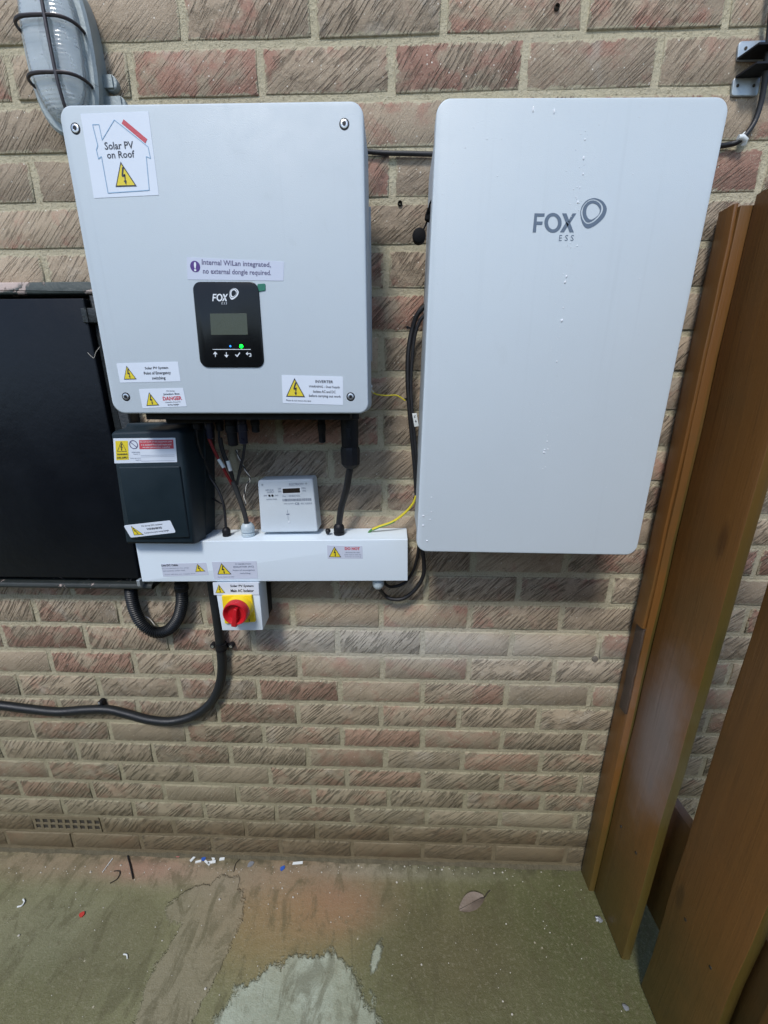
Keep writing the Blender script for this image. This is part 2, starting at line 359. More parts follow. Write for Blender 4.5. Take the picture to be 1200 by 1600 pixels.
def glass_material():
    s = N('clouded_ribbed_glass'); p = s.pos(); z = sep(s, p)[2]
    rb = s.math('SINE', s.math('MULTIPLY', z, 1150.0))
    n = s.noise(p, 60, 5, .6)
    nb = s.bump(s.math('ADD', s.math('MULTIPLY', rb, .5), n), 1.0, .0003)
    return s.fin(s.mix(n, (.60, .68, .72), (.90, .95, .98)), .10, nb, Transmission_Weight=.72, IOR=1.45)
M['glass'] = glass_material()
def drop_material():
    s = N('water'); return s.fin((.93, .96, 1.0), .04, Transmission_Weight=.25, IOR=1.33, Specular_IOR_Level=1.0)
M['water'] = drop_material()
def led(name, c, e):
    s = N(name); return s.fin(c, .3, Emission_Color=(*c, 1), Emission_Strength=e)
M['led_green'] = led('green_led', (.0, .80, .015), 6.0); M['led_blue'] = led('blue_led', (.02, .25, .9), .9)
def peel_material(name='peeling_black_paint', lo=.585):
    s = N(name); p = s.pos()
    n = s.noise(p, 26, 7, .65, .4); n2 = s.noise(p, 9, 4)
    k = .4 if lo > .6 else 1.0
    col = s.mix(n, (.022*k, .032*k, .030*k), (.075*k, .090*k, .082*k))
    bare = s.step(s.math('ADD', n, s.math('MULTIPLY', s.math('SUBTRACT', n2, .5), .55)), lo, lo+.04)
    pb = s.blob((-.775, 1.643), (.075, .02), 0, .12, .35, 40, 1.0, 'XZ')
    col = s.mix(s.math('MAXIMUM', s.math('MULTIPLY', bare, .85), pb), col, s.mix(n2, (.44, .28, .24), (.50, .45, .40)))
    return s.fin(col, .55, s.bump(s.math('SUBTRACT', n, s.math('MULTIPLY', bare, .6)), 1.0, .0025))
M['peel'] = peel_material(); M['peel_few'] = peel_material('black_paint_few_chips', .635)

# ------------------------------------------------------------------ mesh builder
class MB:
    def __init__(s): s.v = []; s.f = []; s.mi = []
    def add(s, vs, fs, mi=0):
        o = len(s.v); s.v += [Vector(a) for a in vs]
        for f in fs: s.f.append([o+i for i in f]); s.mi.append(mi)
    def box(s, a, b, mi=0):
        x0, y0, z0 = a; x1, y1, z1 = b
        vs = [(x0,y0,z0),(x1,y0,z0),(x1,y1,z0),(x0,y1,z0),(x0,y0,z1),(x1,y0,z1),(x1,y1,z1),(x0,y1,z1)]
        s.add(vs, [(0,3,2,1),(4,5,6,7),(0,1,5,4),(1,2,6,5),(2,3,7,6),(3,0,4,7)], mi)
    def loft(s, rings, caps=(True, True), mi=0, closed=True):
        o = []; n = len(rings[0]); vs = [p for r in rings for p in r]; fs = []
        for i in range(len(rings)-1):
            for j in range(n if closed else n-1):
                a = i*n+j; b = i*n+(j+1) % n; fs.append((a, b, b+n, a+n))
        if caps[0]: fs.append(tuple(range(n-1, -1, -1)))
        if caps[1]: fs.append(tuple(range((len(rings)-1)*n, len(rings)*n)))
        s.add(vs, fs, mi)
    def tube(s, pts, r, seg=10, mi=0, caps=True):
        n = len(pts); rings = []; prev = None
        for i, p in enumerate(pts):
            t = (pts[min(i+1, n-1)] - pts[max(i-1, 0)]).normalized()
            if prev is None:
                a = Vector((0, 1, 0)) if abs(t.y) < .9 else Vector((1, 0, 0)); u = (a - t*a.dot(t)).normalized()
            else: u = (prev - t*prev.dot(t)).normalized()
            prev = u; w = t.cross(u); rr = r(i/(n-1)) if callable(r) else r
            rings.append([p + (u*math.cos(k*2*math.pi/seg) + w*math.sin(k*2*math.pi/seg))*rr for k in range(seg)])
        s.loft(rings, (caps, caps), mi)
    def lathe(s, c, axis, prof, seg=20, mi=0, caps=(True, True), phase=0.0):
        axis = Vector(axis).normalized(); a = Vector((0, 0, 1)) if abs(axis.z) < .9 else Vector((1, 0, 0))
        u = (a - axis*a.dot(axis)).normalized(); w = axis.cross(u); c = Vector(c)
        s.loft([[c + axis*h + (u*math.cos(phase+k*2*math.pi/seg) + w*math.sin(phase+k*2*math.pi/seg))*max(r, 1e-5) for k in range(seg)] for h, r in prof], caps, mi)
    def blob(s, c, r, seg=8, rings=5, mi=0):
        c = Vector(c); R = []
        for i in range(1, rings):
            th = math.pi*i/rings
            R.append([c + Vector((r[0]*math.sin(th)*math.cos(2*math.pi*k/seg), r[1]*math.cos(th), r[2]*math.sin(th)*math.sin(2*math.pi*k/seg))) for k in range(seg)])
        s.loft(R, (True, True), mi)
    def build(s, name, mat, parent=None, origin=None, smooth=32, kind=None):
        me = bpy.data.meshes.new(name)
        if parent is not None: L = Vector(parent['_o'])
        else: L = Vector(origin) if origin is not None else Vector((0, 0, 0))
        me.from_pydata([p-L for p in s.v], [], s.f)
        mats = mat if isinstance(mat, (list, tuple)) else [mat]
        for x in mats: me.materials.append(M[x])
        me.polygons.foreach_set('material_index', s.mi)
        bm = bmesh.new(); bm.from_mesh(me); bmesh.ops.recalc_face_normals(bm, faces=bm.faces); bm.to_mesh(me); bm.free()
        if smooth:
            me.shade_smooth(); me.set_sharp_from_angle(angle=math.radians(smooth))
        o = bpy.data.objects.new(name, me); COL.objects.link(o)
        if parent is not None: o.parent = parent
        else: o.location = L
        o['_o'] = tuple(L)
        if kind: o['kind'] = kind
        return o
def tag(o, label, cat, group=None):
    o['label'] = label; o['category'] = cat
    if group: o['group'] = group
    return o
def thing(name, label, cat, origin, group=None):
    o = bpy.data.objects.new(name, None); COL.objects.link(o); o.location = origin; o['_o'] = tuple(origin)
    o.empty_display_size = .05
    return tag(o, label, cat, group)

def round_poly(pts, r, n=6):
    """rounded outline of a polygon given as (x, z) pairs"""
    out = []; k = len(pts); pts = [Vector((p[0], p[1])) for p in pts]
    rs = r if isinstance(r, (list, tuple)) else [r]*k
    for i in range(k):
        p = pts[i]; a = (pts[i-1]-p); b = (pts[(i+1) % k]-p); la, lb = a.length, b.length; a /= la; b /= lb
        ang = a.angle(b); rr = rs[i]
        if rr <= 0: out.append(p.copy()); continue
        d = min(rr/math.tan(ang/2), .49*la, .49*lb); rad = d*math.tan(ang/2)
        c = p + (a+b).normalized()*(rad/math.sin(ang/2))
        v0 = p+a*d-c; v1 = p+b*d-c; t = v0.angle_signed(v1)
        for j in range(n+1):
            th = -t*j/n; out.append(c + Vector((v0.x*math.cos(th)-v0.y*math.sin(th), v0.x*math.sin(th)+v0.y*math.cos(th))))
    return out
def inset(out, d):
    n = len(out); cx = sum(p.x for p in out)/n; cz = sum(p.y for p in out)/n; res = []
    for i in range(n):
        t = out[(i+1) % n]-out[i-1]; t.normalize(); nn = Vector((-t.y, t.x))
        if nn.dot(Vector((cx, cz))-out[i]) < 0: nn = -nn
        res.append(out[i]+nn*d)
    return res
def ring3(out, y): return [Vector((p.x, y, p.y)) for p in out]
def slab(mb, pts, yb, yf, r=.004, bev=.002, n=6, mi=0, steps=3):
    """a rounded-corner plate standing off the wall, its front edge rounded over"""
    o = round_poly(pts, r, n); rings = [ring3(o, yb)]
    for i in range(steps+1):
        a = math.pi/2*i/steps
        rings.append(ring3(inset(o, bev*(1-math.cos(a))), yf + bev*(1-math.sin(a))))
    mb.loft(rings, (True, True), mi)
def xz(pl): return [(p.x, p.z) for p in pl]
def Q(Y, *px): return [P(u, v, Y) for u, v in px]

def spline(pts, n=8):
    pts = [Vector(p) for p in pts]; q = [pts[0]*2-pts[1]] + pts + [pts[-1]*2-pts[-2]]; out = []
    for i in range(1, len(q)-2):
        for j in range(n):
            t = j/n; a, b, c, d = q[i-1], q[i], q[i+1], q[i+2]
            out.append(.5*((2*b)+(c-a)*t+(2*a-5*b+4*c-d)*t*t+(3*b-a-3*c+d)*t**3))
    out.append(pts[-1]); return out

# ------------------------------------------------------------------ printing on labels
def text_tris(body, bold=0.0, shear=0.0):
    cu = bpy.data.curves.new('lettering', 'FONT'); cu.body = body; cu.resolution_u = 2; cu.offset = bold; cu.shear = shear
    ob = bpy.data.objects.new('lettering', cu); me = ob.to_mesh()
    vs = [v.co.copy() for v in me.vertices]; fs = [tuple(p.vertices) for p in me.polygons]
    ob.to_mesh_clear(); bpy.data.objects.remove(ob); bpy.data.curves.remove(cu)
    if not vs: return [], []
    x0 = min(v.x for v in vs); x1 = max(v.x for v in vs); y0 = min(v.y for v in vs); y1 = max(v.y for v in vs)
    return [((v.x-x0)/(x1-x0), (v.y-y0)/(y1-y0)) for v in vs], fs
class Sheet:
    """a flat label: four photo corners on the plane y = Y; printing given in 0..1 label space (v downwards)"""
    def __init__(s, Y, tl, tr, br, bl): s.Y = Y; s.c = Q(Y, tl, tr, br, bl)
    def at(s, a, b, lift=0.0):
        tl, tr, br, bl = s.c
        p = tl*(1-a)*(1-b) + tr*a*(1-b) + br*a*b + bl*(1-a)*b
        p = p.copy(); p.y -= lift; return p
    def plate(s, name, mat, parent, t=.0004, r=.001):
        mb = MB(); slab(mb, xz(s.c), s.Y+.0004, s.Y-t, r, .0001, 3, steps=1); s.t = t; return mb.build(name, mat, parent, smooth=0)
    def text(s, mb, body, a0, a1, b0, b1, mi=0, bold=.012, shear=0.0, lift=None):
        v, f = text_tris(body, bold, shear); L = (s.t if lift is None else lift) + .0003
        mb.add([s.at(a0+(a1-a0)*x, b1+(b0-b1)*y, L) for x, y in v], f, mi)
    def poly(s, mb, pts, mi=0, extra=0.0):
        mb.add([s.at(a, b, s.t+.0003+extra) for a, b in pts], [tuple(range(len(pts)))], mi)
    def rule(s, mb, a0, b0, a1, b1, w, mi=0, extra=0.0):     # a thin line, w in metres
        p = s.at(a0, b0, s.t+.0003+extra); q = s.at(a1, b1, s.t+.0003+extra); d = (q-p).normalized(); n = Vector((-d.z, 0, d.x))*w/2
        mb.add([p+n, q+n, q-n, p-n], [(0, 1, 2, 3)], mi)
    def triangle(s, parent, apex, left, right, border='blackprint'):
        """yellow warning triangle with black border and a lightning arrow"""
        mb = MB(); A, B, C = [Vector(p) for p in (apex, left, right)]; c = (A+B+C)/3
        sc = lambda k: [tuple(c+(p-c)*k) for p in (A, B, C)]
        s.poly(mb, sc(1.0), 1); s.poly(mb, sc(.84), 0, .0002)
        u = (C-B); v = (A-(B+C)/2); o = (B+C)/2
        bolt = [(.03, .80), (-.06, .46), (.03, .50), (.00, .26), (-.05, .26), (.02, .07), (.08, .26), (.045, .26), (.09, .58), (.02, .55), (.10, .80)]
        s.poly(mb, [tuple(o+u*x+v*y) for x, y in bolt[:6]] , 1, .0004) if 0 else None
        L = s.t+.0008
        def quad(ps): mb.add([s.at(*(o+u*x+v*y), L) for x, y in ps], [tuple(range(len(ps)))], 1)
        quad([(.02, .78), (-.09, .44), (-.03, .42), (.10, .76)]); quad([(-.09, .44), (-.07, .37), (.09, .44), (.08, .51)])
        quad([(.02, .47), (.09, .48), (.045, .22), (.005, .22)]); quad([(-.05, .24), (.025, .06), (.09, .24)])
        return mb.build('warning_triangle', ['yellowprint', border], parent, smooth=0)
def fox_logo(parent, Y, mat, mx, my, name='logo', ess=True, lift=.0004):
    """letters F, O, X, small ESS and the double swirl ring, drawn in the coordinates of a close-up and mapped by mx, my"""
    mb = MB(); T = lambda x, y: P(mx(x), my(y), Y-lift)
    def poly(pts): mb.add([T(*p) for p in pts], [tuple(range(len(pts)))])
    poly([(105,540),(130,285),(170,285),(165,330),(160,395),(158,440),(150,540)])
    poly([(169,286),(268,286),(262,330),(166,330)]); poly([(161,395),(240,395),(235,440),(158,440)])
    def band(o, i):
        n = len(o); mb.add([T(*p) for p in o]+[T(*p) for p in i], [(k, (k+1) % n, (k+1) % n+n, k+n) for k in range(n)])
    el = lambda cx, cy, rx, ry, n=40: [(cx+rx*math.cos(2*math.pi*k/n), cy+ry*math.sin(2*math.pi*k/n)) for k in range(n)]
    band(el(378, 412, 116, 133), el(378, 412, 66, 88))
    poly([(500,285),(558,285),(657,540),(600,540)]); poly([(640,286),(692,286),(605,420),(575,400)]); poly([(556,400),(590,436),(525,539),(470,539)])
    def polar(pts, n=64, c=(915, 272)):
        sp = spline([Vector((x, y, 0)) for x, y in pts]+[Vector((*pts[0], 0))], 8)[:-1]
        pr = sorted((math.atan2(p.y-c[1], p.x-c[0]), math.hypot(p.x-c[0], p.y-c[1])) for p in sp); out = []
        for k in range(n):
            a = -math.pi+2*math.pi*k/n
            for j in range(len(pr)):
                if pr[j][0] >= a: break
            else: j = 0
            a1, r1 = pr[j]; a0, r0 = pr[j-1]
            if a0 > a1: a0 -= 2*math.pi
            if a < a0: a += 2*math.pi
            r = r0+(r1-r0)*min(1, max(0, (a-a0)/max(1e-6, a1-a0))); out.append((c[0]+r*math.cos(a), c[1]+r*math.sin(a)))
        return out
    C1 = polar([(742,260),(765,190),(820,120),(890,86),(960,84),(1040,120),(1090,190),(1097,250),(1060,340),(980,420),(900,472),(840,488),(790,455),(752,360)])
    C2 = polar([(752,262),(775,200),(826,134),(890,98),(965,106),(1030,160),(1048,225),(1020,300),(950,378),(880,420),(820,420),(778,370),(758,310)])
    C2b = polar([(772,262),(788,200),(836,140),(890,114),(955,120),(1012,168),(1026,228),(1002,294),(940,362),(876,404),(826,402),(794,362),(776,310)])
    C3 = polar([(822,260),(836,205),(870,165),(918,152),(968,175),(1002,225),(1004,262),(985,305),(930,352),(880,370),(845,345),(826,305)])
    band(C1, C2); band(C2b, C3)
    if ess:
        for k, ch in enumerate('ESS'):
            v, f = text_tris(ch, 0.0, .15); x0 = 455+k*78
            mb.add([T(x0+48*x, 655-80*y) for x, y in v], f)
    return mb.build(name, mat, parent, smooth=0)

# ================================================================== THE SETTING
g = MB(); g.add([(-14, -14, 0), (14, -14, 0), (14, .12, 0), (-14, .12, 0)], [(0, 1, 2, 3)])
ground = g.build('ground', 'floor', smooth=0, kind='structure')

ow = MB(); ow.box((-6, -2.95, 0.0), (6, -2.75, 1.7))
opposite = ow.build('unseen_shade_wall', 'wood', smooth=0, kind='structure')  # unseen wall added behind the camera to shade the scene

# ------------------------------------------------------------------ brick wall, every visible brick an object
wall = thing('brick_wall', 'rustic brown brick house wall with buff mortar behind the white boxes', 'wall', (0, 0, 0))
BED = {0: 0.0, 1: .077, 2: .155, 3: .2325, 4: .309, 5: .385, 6: .463, 7: .540, 8: .619, 9: .695, 10: .771, 11: .848, 12: .9235, 13: 1.001,
       14: 1.080, 15: 1.158, 16: 1.238, 17: 1.316, 18: 1.394, 19: 1.474, 20: 1.5485, 21: 1.627, 22: 1.703, 23: 1.778, 24: 1.850, 25: 1.923, 26: 1.996}
ZT = 2.0126
def bedz(k):
    if k < 0: return ZT - k*.0773
    return ZT - BED[k]
PERP = {1: [(15,118,-3),(206,118,-2),(407,110,-1),(612,110,0),(820,103,1),(1029,100,2)], 0: [(286,38,-1.5),(491,37,-.5),(694,32,.5),(915,20,1.5),(1136,25,2.5)],
 3: [(54,284,-3),(613,279,0),(1194,262,3)], 5: [(68,412,-3),(604,419,0)], 7: [(596,551,0)], 9: [(595,670,0)], 10: [(517,727,-.5)], 11: [(601,770,0)],
 13: [(739,878,1),(884,878,2)], 14: [(666,920,.5),(810,922,1.5),(955,920,2.5)], 15: [(734,965,1),(877,967,2),(457,962,-1),(595,960,0)],
 16: [(395,1000,-1.5),(527,1000,-.5),(799,1005,1.5),(935,1010,2.5),(134,995,-3.5),(4,995,-4.5)],
 17: [(467,1042,-1),(597,1047,0),(732,1052,1),(866,1050,2),(80,1037,-4),(210,1037,-3)],
 18: [(404,1080,-1.5),(531,1082,-.5),(660,1085,.5),(791,1085,1.5),(922,1090,2.5),(31,1072,-4.5),(155,1075,-3.5),(281,1080,-2.5)],
 19: [(341,1117,-2),(466,1120,-1),(595,1122,0),(717,1122,1),(842,1120,2)],
 20: [(412,1150,-1.5),(534,1155,-.5),(660,1155,.5),(784,1157,1.5),(52,1142,-4.5),(172,1145,-3.5),(292,1150,-2.5)],
 21: [(121,1175,-4),(240,1177,-3),(360,1182,-2),(481,1185,-1),(602,1187,0),(722,1190,1),(845,1192,2)],
 22: [(77,1207,-4.5),(190,1207,-3.5),(305,1215,-2.5),(422,1215,-1.5),(542,1217,-.5),(661,1220,.5),(784,1222,1.5)],
 23: [(144,1235,-4),(257,1240,-3),(371,1240,-2),(490,1245,-1),(607,1250,0),(727,1252,1),(847,1257,2)],
 24: [(209,1265,-3.5),(319,1267,-2.5),(432,1272,-1.5),(550,1275,-.5),(667,1277,.5),(781,1280,1.5)],
 25: [(160,1290,-4),(271,1292,-3),(384,1297,-2),(495,1300,-1),(611,1305,0),(726,1305,1),(842,1307,2)],
 26: [(550,1322,-.5),(772,1330,1.5)]}
REDS = [(16, 65), (17, 150), (3, 1150), (18, 470), (20, 600), (9, 565)]
PINK = [(0, 1000), (1, 510), (1, 700), (17, 530), (3, 20), (19, 30), (20, 700), (19, 700), (18, 20), (3, 600), (2, 620), (23, 500), (22, 800)]
def proj(p):
    d = p-CAM; w = d.dot(FW); return 600+F*d.dot(RT)/w, 800+F*d.dot(DN)/w
mb = MB(); mb.box((-3.2, .0024, -.03), (3.2, .11, 2.48)); mb.build('mortar', 'mortar', wall, smooth=0)
variants = []
BL, BH = .2150, .0668
for k in range(10):
    rr = random.Random(100+k); per = []
    for (fx, fz) in ((-1, -1), (-.35, -1), (.3, -1), (1, -1), (1, 0), (1, 1), (.4, 1), (-.25, 1), (-1, 1), (-1, 0)):
        e = .0016
        per.append(Vector((fx*BL/2 - (abs(fx) == 1)*fx*rr.uniform(0, 2*e) + rr.uniform(-e, e)*.3, fz*BH/2 - (abs(fz) == 1)*fz*rr.uniform(0, 1.6*e))))
    b = MB(); b.loft([ring3(per, .016), ring3(per, .0010), ring3(inset(per, .0013), 0.0)], (False, True))
    me = bpy.data.meshes.new('brick'); me.from_pydata(b.v, [], b.f); me.materials.append(M['brick'])
    bm = bmesh.new(); bm.from_mesh(me); bmesh.ops.recalc_face_normals(bm, faces=bm.faces); bm.to_mesh(me); bm.free()
    me.shade_smooth(); me.set_sharp_from_angle(angle=math.radians(60)); variants.append(me)
AB = (P(52, 1290).x, P(160, 1290).x)     # the air brick
far = []; nb_ = 0
rb = random.Random(5)
for c in range(-4, 27):
    zt, zb = bedz(c-1), bedz(c); zm = (zt+zb)/2
    known = {u: P(x, y).x for x, y, u in PERP.get(c, [])}
    par = .5 if c % 2 == 0 else 0.0
    us = [i+par for i in range(-9, 9)]
    xs = {}
    if not known: xs = {u: u*.225 + rb.uniform(-.006, .006) for u in us}
    else:
        ks = sorted(known)
        for u in us:
            if u in known: xs[u] = known[u]; continue
            lo = [k for k in ks if k < u]; hi = [k for k in ks if k > u]
            if lo and hi: a, b = lo[-1], hi[0]; xs[u] = known[a]+(known[b]-known[a])*(u-a)/(b-a) + rb.uniform(-.004, .004)
            elif lo: xs[u] = known[lo[-1]]+(u-lo[-1])*.2255 + rb.uniform(-.004, .004)
            else: xs[u] = known[hi[0]]-(hi[0]-u)*.2255 + rb.uniform(-.004, .004)
    for i in range(len(us)-1):
        x0, x1 = xs[us[i]], xs[us[i+1]]; xm = (x0+x1)/2
        if c == 25 and x1 > AB[0]+.03 and x0 < AB[1]-.03: continue
        pu, pv = proj(Vector((xm, 0, zm)))
        pa = proj(Vector((x0, 0, zm))); pb = proj(Vector((x1, 0, zm)))
        sx = (x1-x0-.0095)/BL; sz = (zt-zb-.0097)/BH
        if c == 26: zb0 = zb
        yo = rb.uniform(-.0012, .0012); ty = rb.uniform(-.008, .008); tr = rb.uniform(-.006, .006)
        me = variants[rb.randrange(10)]
        red = rb.choice([.34, .40, .45, .49, .53, .57]) + rb.uniform(-.05, .05); bri = rb.uniform(.05, .85); gry = rb.uniform(.3, .6)
        if c >= 25: red = .48; bri = .3; gry = .25
        for rc, ru in REDS:
            if rc == c and pa[0] <= ru < pb[0]: red = .64; gry = .30
        for rc, ru in PINK:
            if rc == c and pa[0] <= ru < pb[0]: red = .53; gry = .42
        if pb[0] > -25 and pa[0] < 1225 and -60 < pv < 1380:
            o = bpy.data.objects.new('brick', me); COL.objects.link(o); o.parent = wall
            o.location = (xm, yo, zm); o.scale = (sx, 1, sz); o.rotation_euler = (0, tr, ty); o.color = (red, bri, gry, 1); nb_ += 1
        else:
            far.append((me, Matrix.LocRotScale((xm, yo, zm), None, (sx, 1, sz))))
fb = MB()
for me, mt in far: fb.add([mt @ v.co for v in me.vertices], [tuple(p.vertices) for p in me.polygons])
o = fb.build('outer_brickwork', 'brick', wall, smooth=60, kind='stuff'); o.color = (.42, .5, .45, 1)
# air brick: clay face with two rows of openings
mb = MB(); x0, x1 = AB; z0, z1 = bedz(25)+.006, bedz(24)-.006; nxh = 9
zr = [z0, z0+(z1-z0)*.16, z0+(z1-z0)*.45, z0+(z1-z0)*.55, z0+(z1-z0)*.84, z1]
w = (x1-x0-.012); cell = w/nxh
for (a, b) in ((zr[0], zr[1]), (zr[2], zr[3]), (zr[4], zr[5])): mb.box((x0+.006, -.001, a), (x1-.006, .03, b))
for r0, r1, sh in ((zr[1], zr[2], 0), (zr[3], zr[4], .25)):
    for i in range(nxh+1):
        a = x0+.006+max(0, i*cell-.0045+sh*cell*.6); b = min(x1-.006, x0+.006+i*cell+.0045+sh*cell*.6); mb.box((a, -.0005, r0), (b, .029, r1))
ab = mb.build('air_brick', 'terracotta', wall, smooth=0); ab['label'] = 'air brick with two rows of slots low in the wall'
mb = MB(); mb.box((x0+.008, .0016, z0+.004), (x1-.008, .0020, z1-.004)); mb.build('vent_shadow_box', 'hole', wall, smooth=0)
for u, v, r in ((930, 1030, .0080),):
    q = P(u, v); mb = MB(); mb.lathe((q.x, -.0013, q.z), (0, 1, 0), [(0, r*.8), (.0003, r*.95), (.0006, r), (.012, r)], 14); mb.build('wall_plug', 'plug', wall)
for u, v, r in ((625, 318, .0045), (870, 12, .0045)):
    q = P(u, v); mb = MB(); mb.lathe((q.x, -.0035, q.z), (0, 1, 0), [(.006, r*.5), (.0, r*.8), (.0012, r), (.012, r)], 12, caps=(True, False)); mb.build('drill_hole', 'hole', wall)

# ------------------------------------------------------------------ timber fence standing out from the wall
fence = thing('wooden_fence', 'orange brown timber fence of upright boards running out from the wall beside the battery', 'fence', (.65, -.1, 0))
def plank(name, x0, x1, y0, y1, z0, z1, lean=0.0, top=None, mat='wood', jit=.0015):
    """upright board: x thickness, y width; slightly rounded arrises, its top may slope"""
    mb = MB(); rg = random.Random(hash((round(y0, 3), round(z1, 3))) & 255); o = round_poly([(x0, y0), (x1, y0), (x1, y1), (x0, y1)], .003, 2); rings = []
    n = 14
    for i in range(n+1):
        t = i/n; dx = lean*t + rg.uniform(-jit, jit); dy = rg.uniform(-jit, jit)
        rings.append([Vector((p.x+dx, p.y+dy, z0+(z1-z0)*t + ((top or 0)*(p.y-y0)/(y1-y0) if i == n else 0))) for p in o])
    mb.loft(rings); return mb.build(name, mat, fence, smooth=40)
plank('post', .618, .690, -.0585, -.0065, .0, 1.742, .0)
bt = plank('batten', .609, .617, -.0590, -.0230, .905, 1.745)
b2 = plank('batten_offcut', .610, .617, -.0590, -.0310, .658, .902, mat='weathered')
plank('board', .634, .656, -.207, -.0605, .006, 1.755, .004)
plank('board', .656, .678, -.412, -.252, .006, 1.76, .002)
plank('board', .660, .682, -.605, -.455, .006, 1.76, .002)
plank('board', .660, .682, -.800, -.650, .006, 1.76, .002)
mb = MB(); mb.box((.684, -.82, 1.50), (.722, -.022, 1.57)); mb.build('rail', 'wood', fence, smooth=0)
mb = MB(); o_ = round_poly([(.688, .158), (.688, .505), (.71, .505), (.71, .158)], .003, 2)
mb.loft([[Vector((p.x, y, p.y)) for p in o_] for y in (-.82, -.022)]); mb.build('lower_rail', 'wood', fence, smooth=40)
for yy, zz, xx in ((-.10, 1.535, .6372), (-.17, 1.53, .6372), (-.10, .33, .6345), (-.165, .335, .6345), (-.30, .35, .6562), (-.37, .345, .6562), (-.30, 1.535, .6575)):
    mb = MB(); mb.lathe((xx, yy, zz), (-1, 0, 0), [(0, .0034), (.0009, .0030), (.0011, .001)], 10); mb.build('nail', 'frame', fence)
q = P(1144, 916, -.2)
mb = MB(); mb.lathe((.638, -.197, 1.098), (-1, 0, 0), [(0, .0052), (.0015, .0045), (.0015, .002), (.0006, .001)], 12); mb.build('screw', 'steel', fence)

# ================================================================== BULKHEAD LIGHT
CX, CZ = -.547, 1.985
lamp = thing('bulkhead_light', 'unlit caged bulkhead lamp with ribbed clear glass and grey alloy rim above the inverter', 'wall lamp', (CX, 0, CZ))
def oval(sc, ex=0.0, n=40, a=.047, b=.104, pw=2.6):
    out = []
    for k in range(n):
        t = 2*math.pi*k/n; c, s_ = math.cos(t), math.sin(t)
        out.append(Vector((CX+(a*sc+ex)*abs(c)**(2/pw)*(1 if c >= 0 else -1), CZ+(b*sc+ex)*abs(s_)**(2/pw)*(1 if s_ >= 0 else -1))))
    return out
mb = MB(); mb.loft([ring3(oval(1, .010), -.001), ring3(oval(1, .010), -.020), ring3(oval(1, .013), -.022), ring3(oval(1, .013), -.032), ring3(oval(1, .009), -.036), ring3(oval(.98), -.036)])
for zz, xo in ((1.957, .062), (1.927, .072)):
    mb.box((CX+.045, -.014, zz-.009), (CX+xo+.010, -.002, zz+.009)); mb.lathe((CX+xo+.004, -.002, zz), (0, -1, 0), [(0, .012), (.008, .012), (.009, .0105), (.009, .005), (.004, .0045)], 16)
mb.build('base', 'cast', lamp)
mb = MB(); mb.loft([ring3(oval(s_), y) for y, s_ in ((-.034, 1), (-.042, .995), (-.049, .96), (-.055, .87), (-.060, .72), (-.063, .48), (-.064, .2))], (False, True)); mb.build('glass_dome', 'glass', lamp, smooth=50)
mb = MB(); mb.loft([ring3(oval(.80), -.0365), ring3(oval(.80), -.040), ring3(oval(.5), -.043)], (False, True)); mb.build('reflector', 'whitebit', lamp)
mb = MB(); mb.lathe((CX, -.047, CZ-.05), (0, 0, 1), [(0, .006), (.02, .007), (.024, .009), (.05, .012), (.075, .010), (.09, .004)], 16); mb.build('bulb', 'whitebit', lamp)
domep = lambda t: [(-.034, 1.03), (-.045, 1.03), (-.053, .98), (-.060, .87), (-.065, .70), (-.068, .45), (-.069, .0)]
def cage_arc(z):
    b = .104; k = (1-(min(.999, abs(z-CZ)/b))**2.6)**(1/2.6); pts = []
    for y, s_ in domep(0): pts.append(Vector((CX-.047*k*s_-.003, y, z)))
    for y, s_ in reversed(domep(0)[:-1]): pts.append(Vector((CX+.047*k*s_+.003, y, z)))
    return spline(pts, 4)
for z in (P(86, 22, -.069).z, P(97, 112, -.069).z, P(86, 22, -.069).z+.075):
    mb = MB(); mb.tube(cage_arc(z), .0026, 8); mb.build('cage_bar', 'wire', lamp)
pts = [Vector((CX, y, CZ-.104*s_-.003)) for y, s_ in domep(0)] + [Vector((CX, y, CZ+.104*s_+.003)) for y, s_ in reversed(domep(0)[:-1])]
mb = MB(); mb.tube(spline([p+Vector((.013, -.001, 0)) for p in pts], 5), .0028, 8); mb.build('cage_bar', 'wire', lamp)

# ================================================================== METER CUPBOARD
cx0 = -1.26; yd = -.040
xr_door = P(129, 460, -.042).x; xr = P(206, 680, -.036).x
z_top = P(70, 440, -.036).z; z_fb = P(70, 463, -.036).z; z_dt = P(70, 466, -.042).z; z_db = P(100, 903, -.042).z; z_sill = P(100, 919, -.045).z
cup = thing('meter_cupboard', 'black painted meter cupboard with worn frame at left of the inverter', 'cupboard', (-.9, 0, z_sill))
mb = MB(); slab(mb, [(cx0, z_top), (xr, z_top), (xr, z_fb+.004), (cx0, z_fb+.004)], 0, -.036, .002, .003); mb.build('top_rail', 'peel', cup)
mb = MB(); slab(mb, [(xr_door+.004, z_fb+.003), (xr, z_fb+.003), (xr, z_sill+.016), (xr_door+.004, z_sill+.016)], 0, -.033, .002, .003)
mb.build('frame', 'frame', cup)
mb = MB(); slab(mb, [(cx0, z_fb+.003), (cx0+.03, z_fb+.003), (cx0+.03, z_sill+.016), (cx0, z_sill+.016)], 0, -.033, .002, .003); mb.build('frame', 'frame', cup)
mb = MB(); mb.box((cx0+.03, -.012, z_sill+.016), (xr_door+.004, -.001, z_fb)); mb.build('back_panel', 'hole', cup, smooth=0)
mb = MB(); slab(mb, [(cx0+.033, z_dt), (xr_door, z_dt), (xr_door, z_db), (cx0+.033, z_db)], -.022, -.042, .003, .003)
door = mb.build('door', 'door', cup)
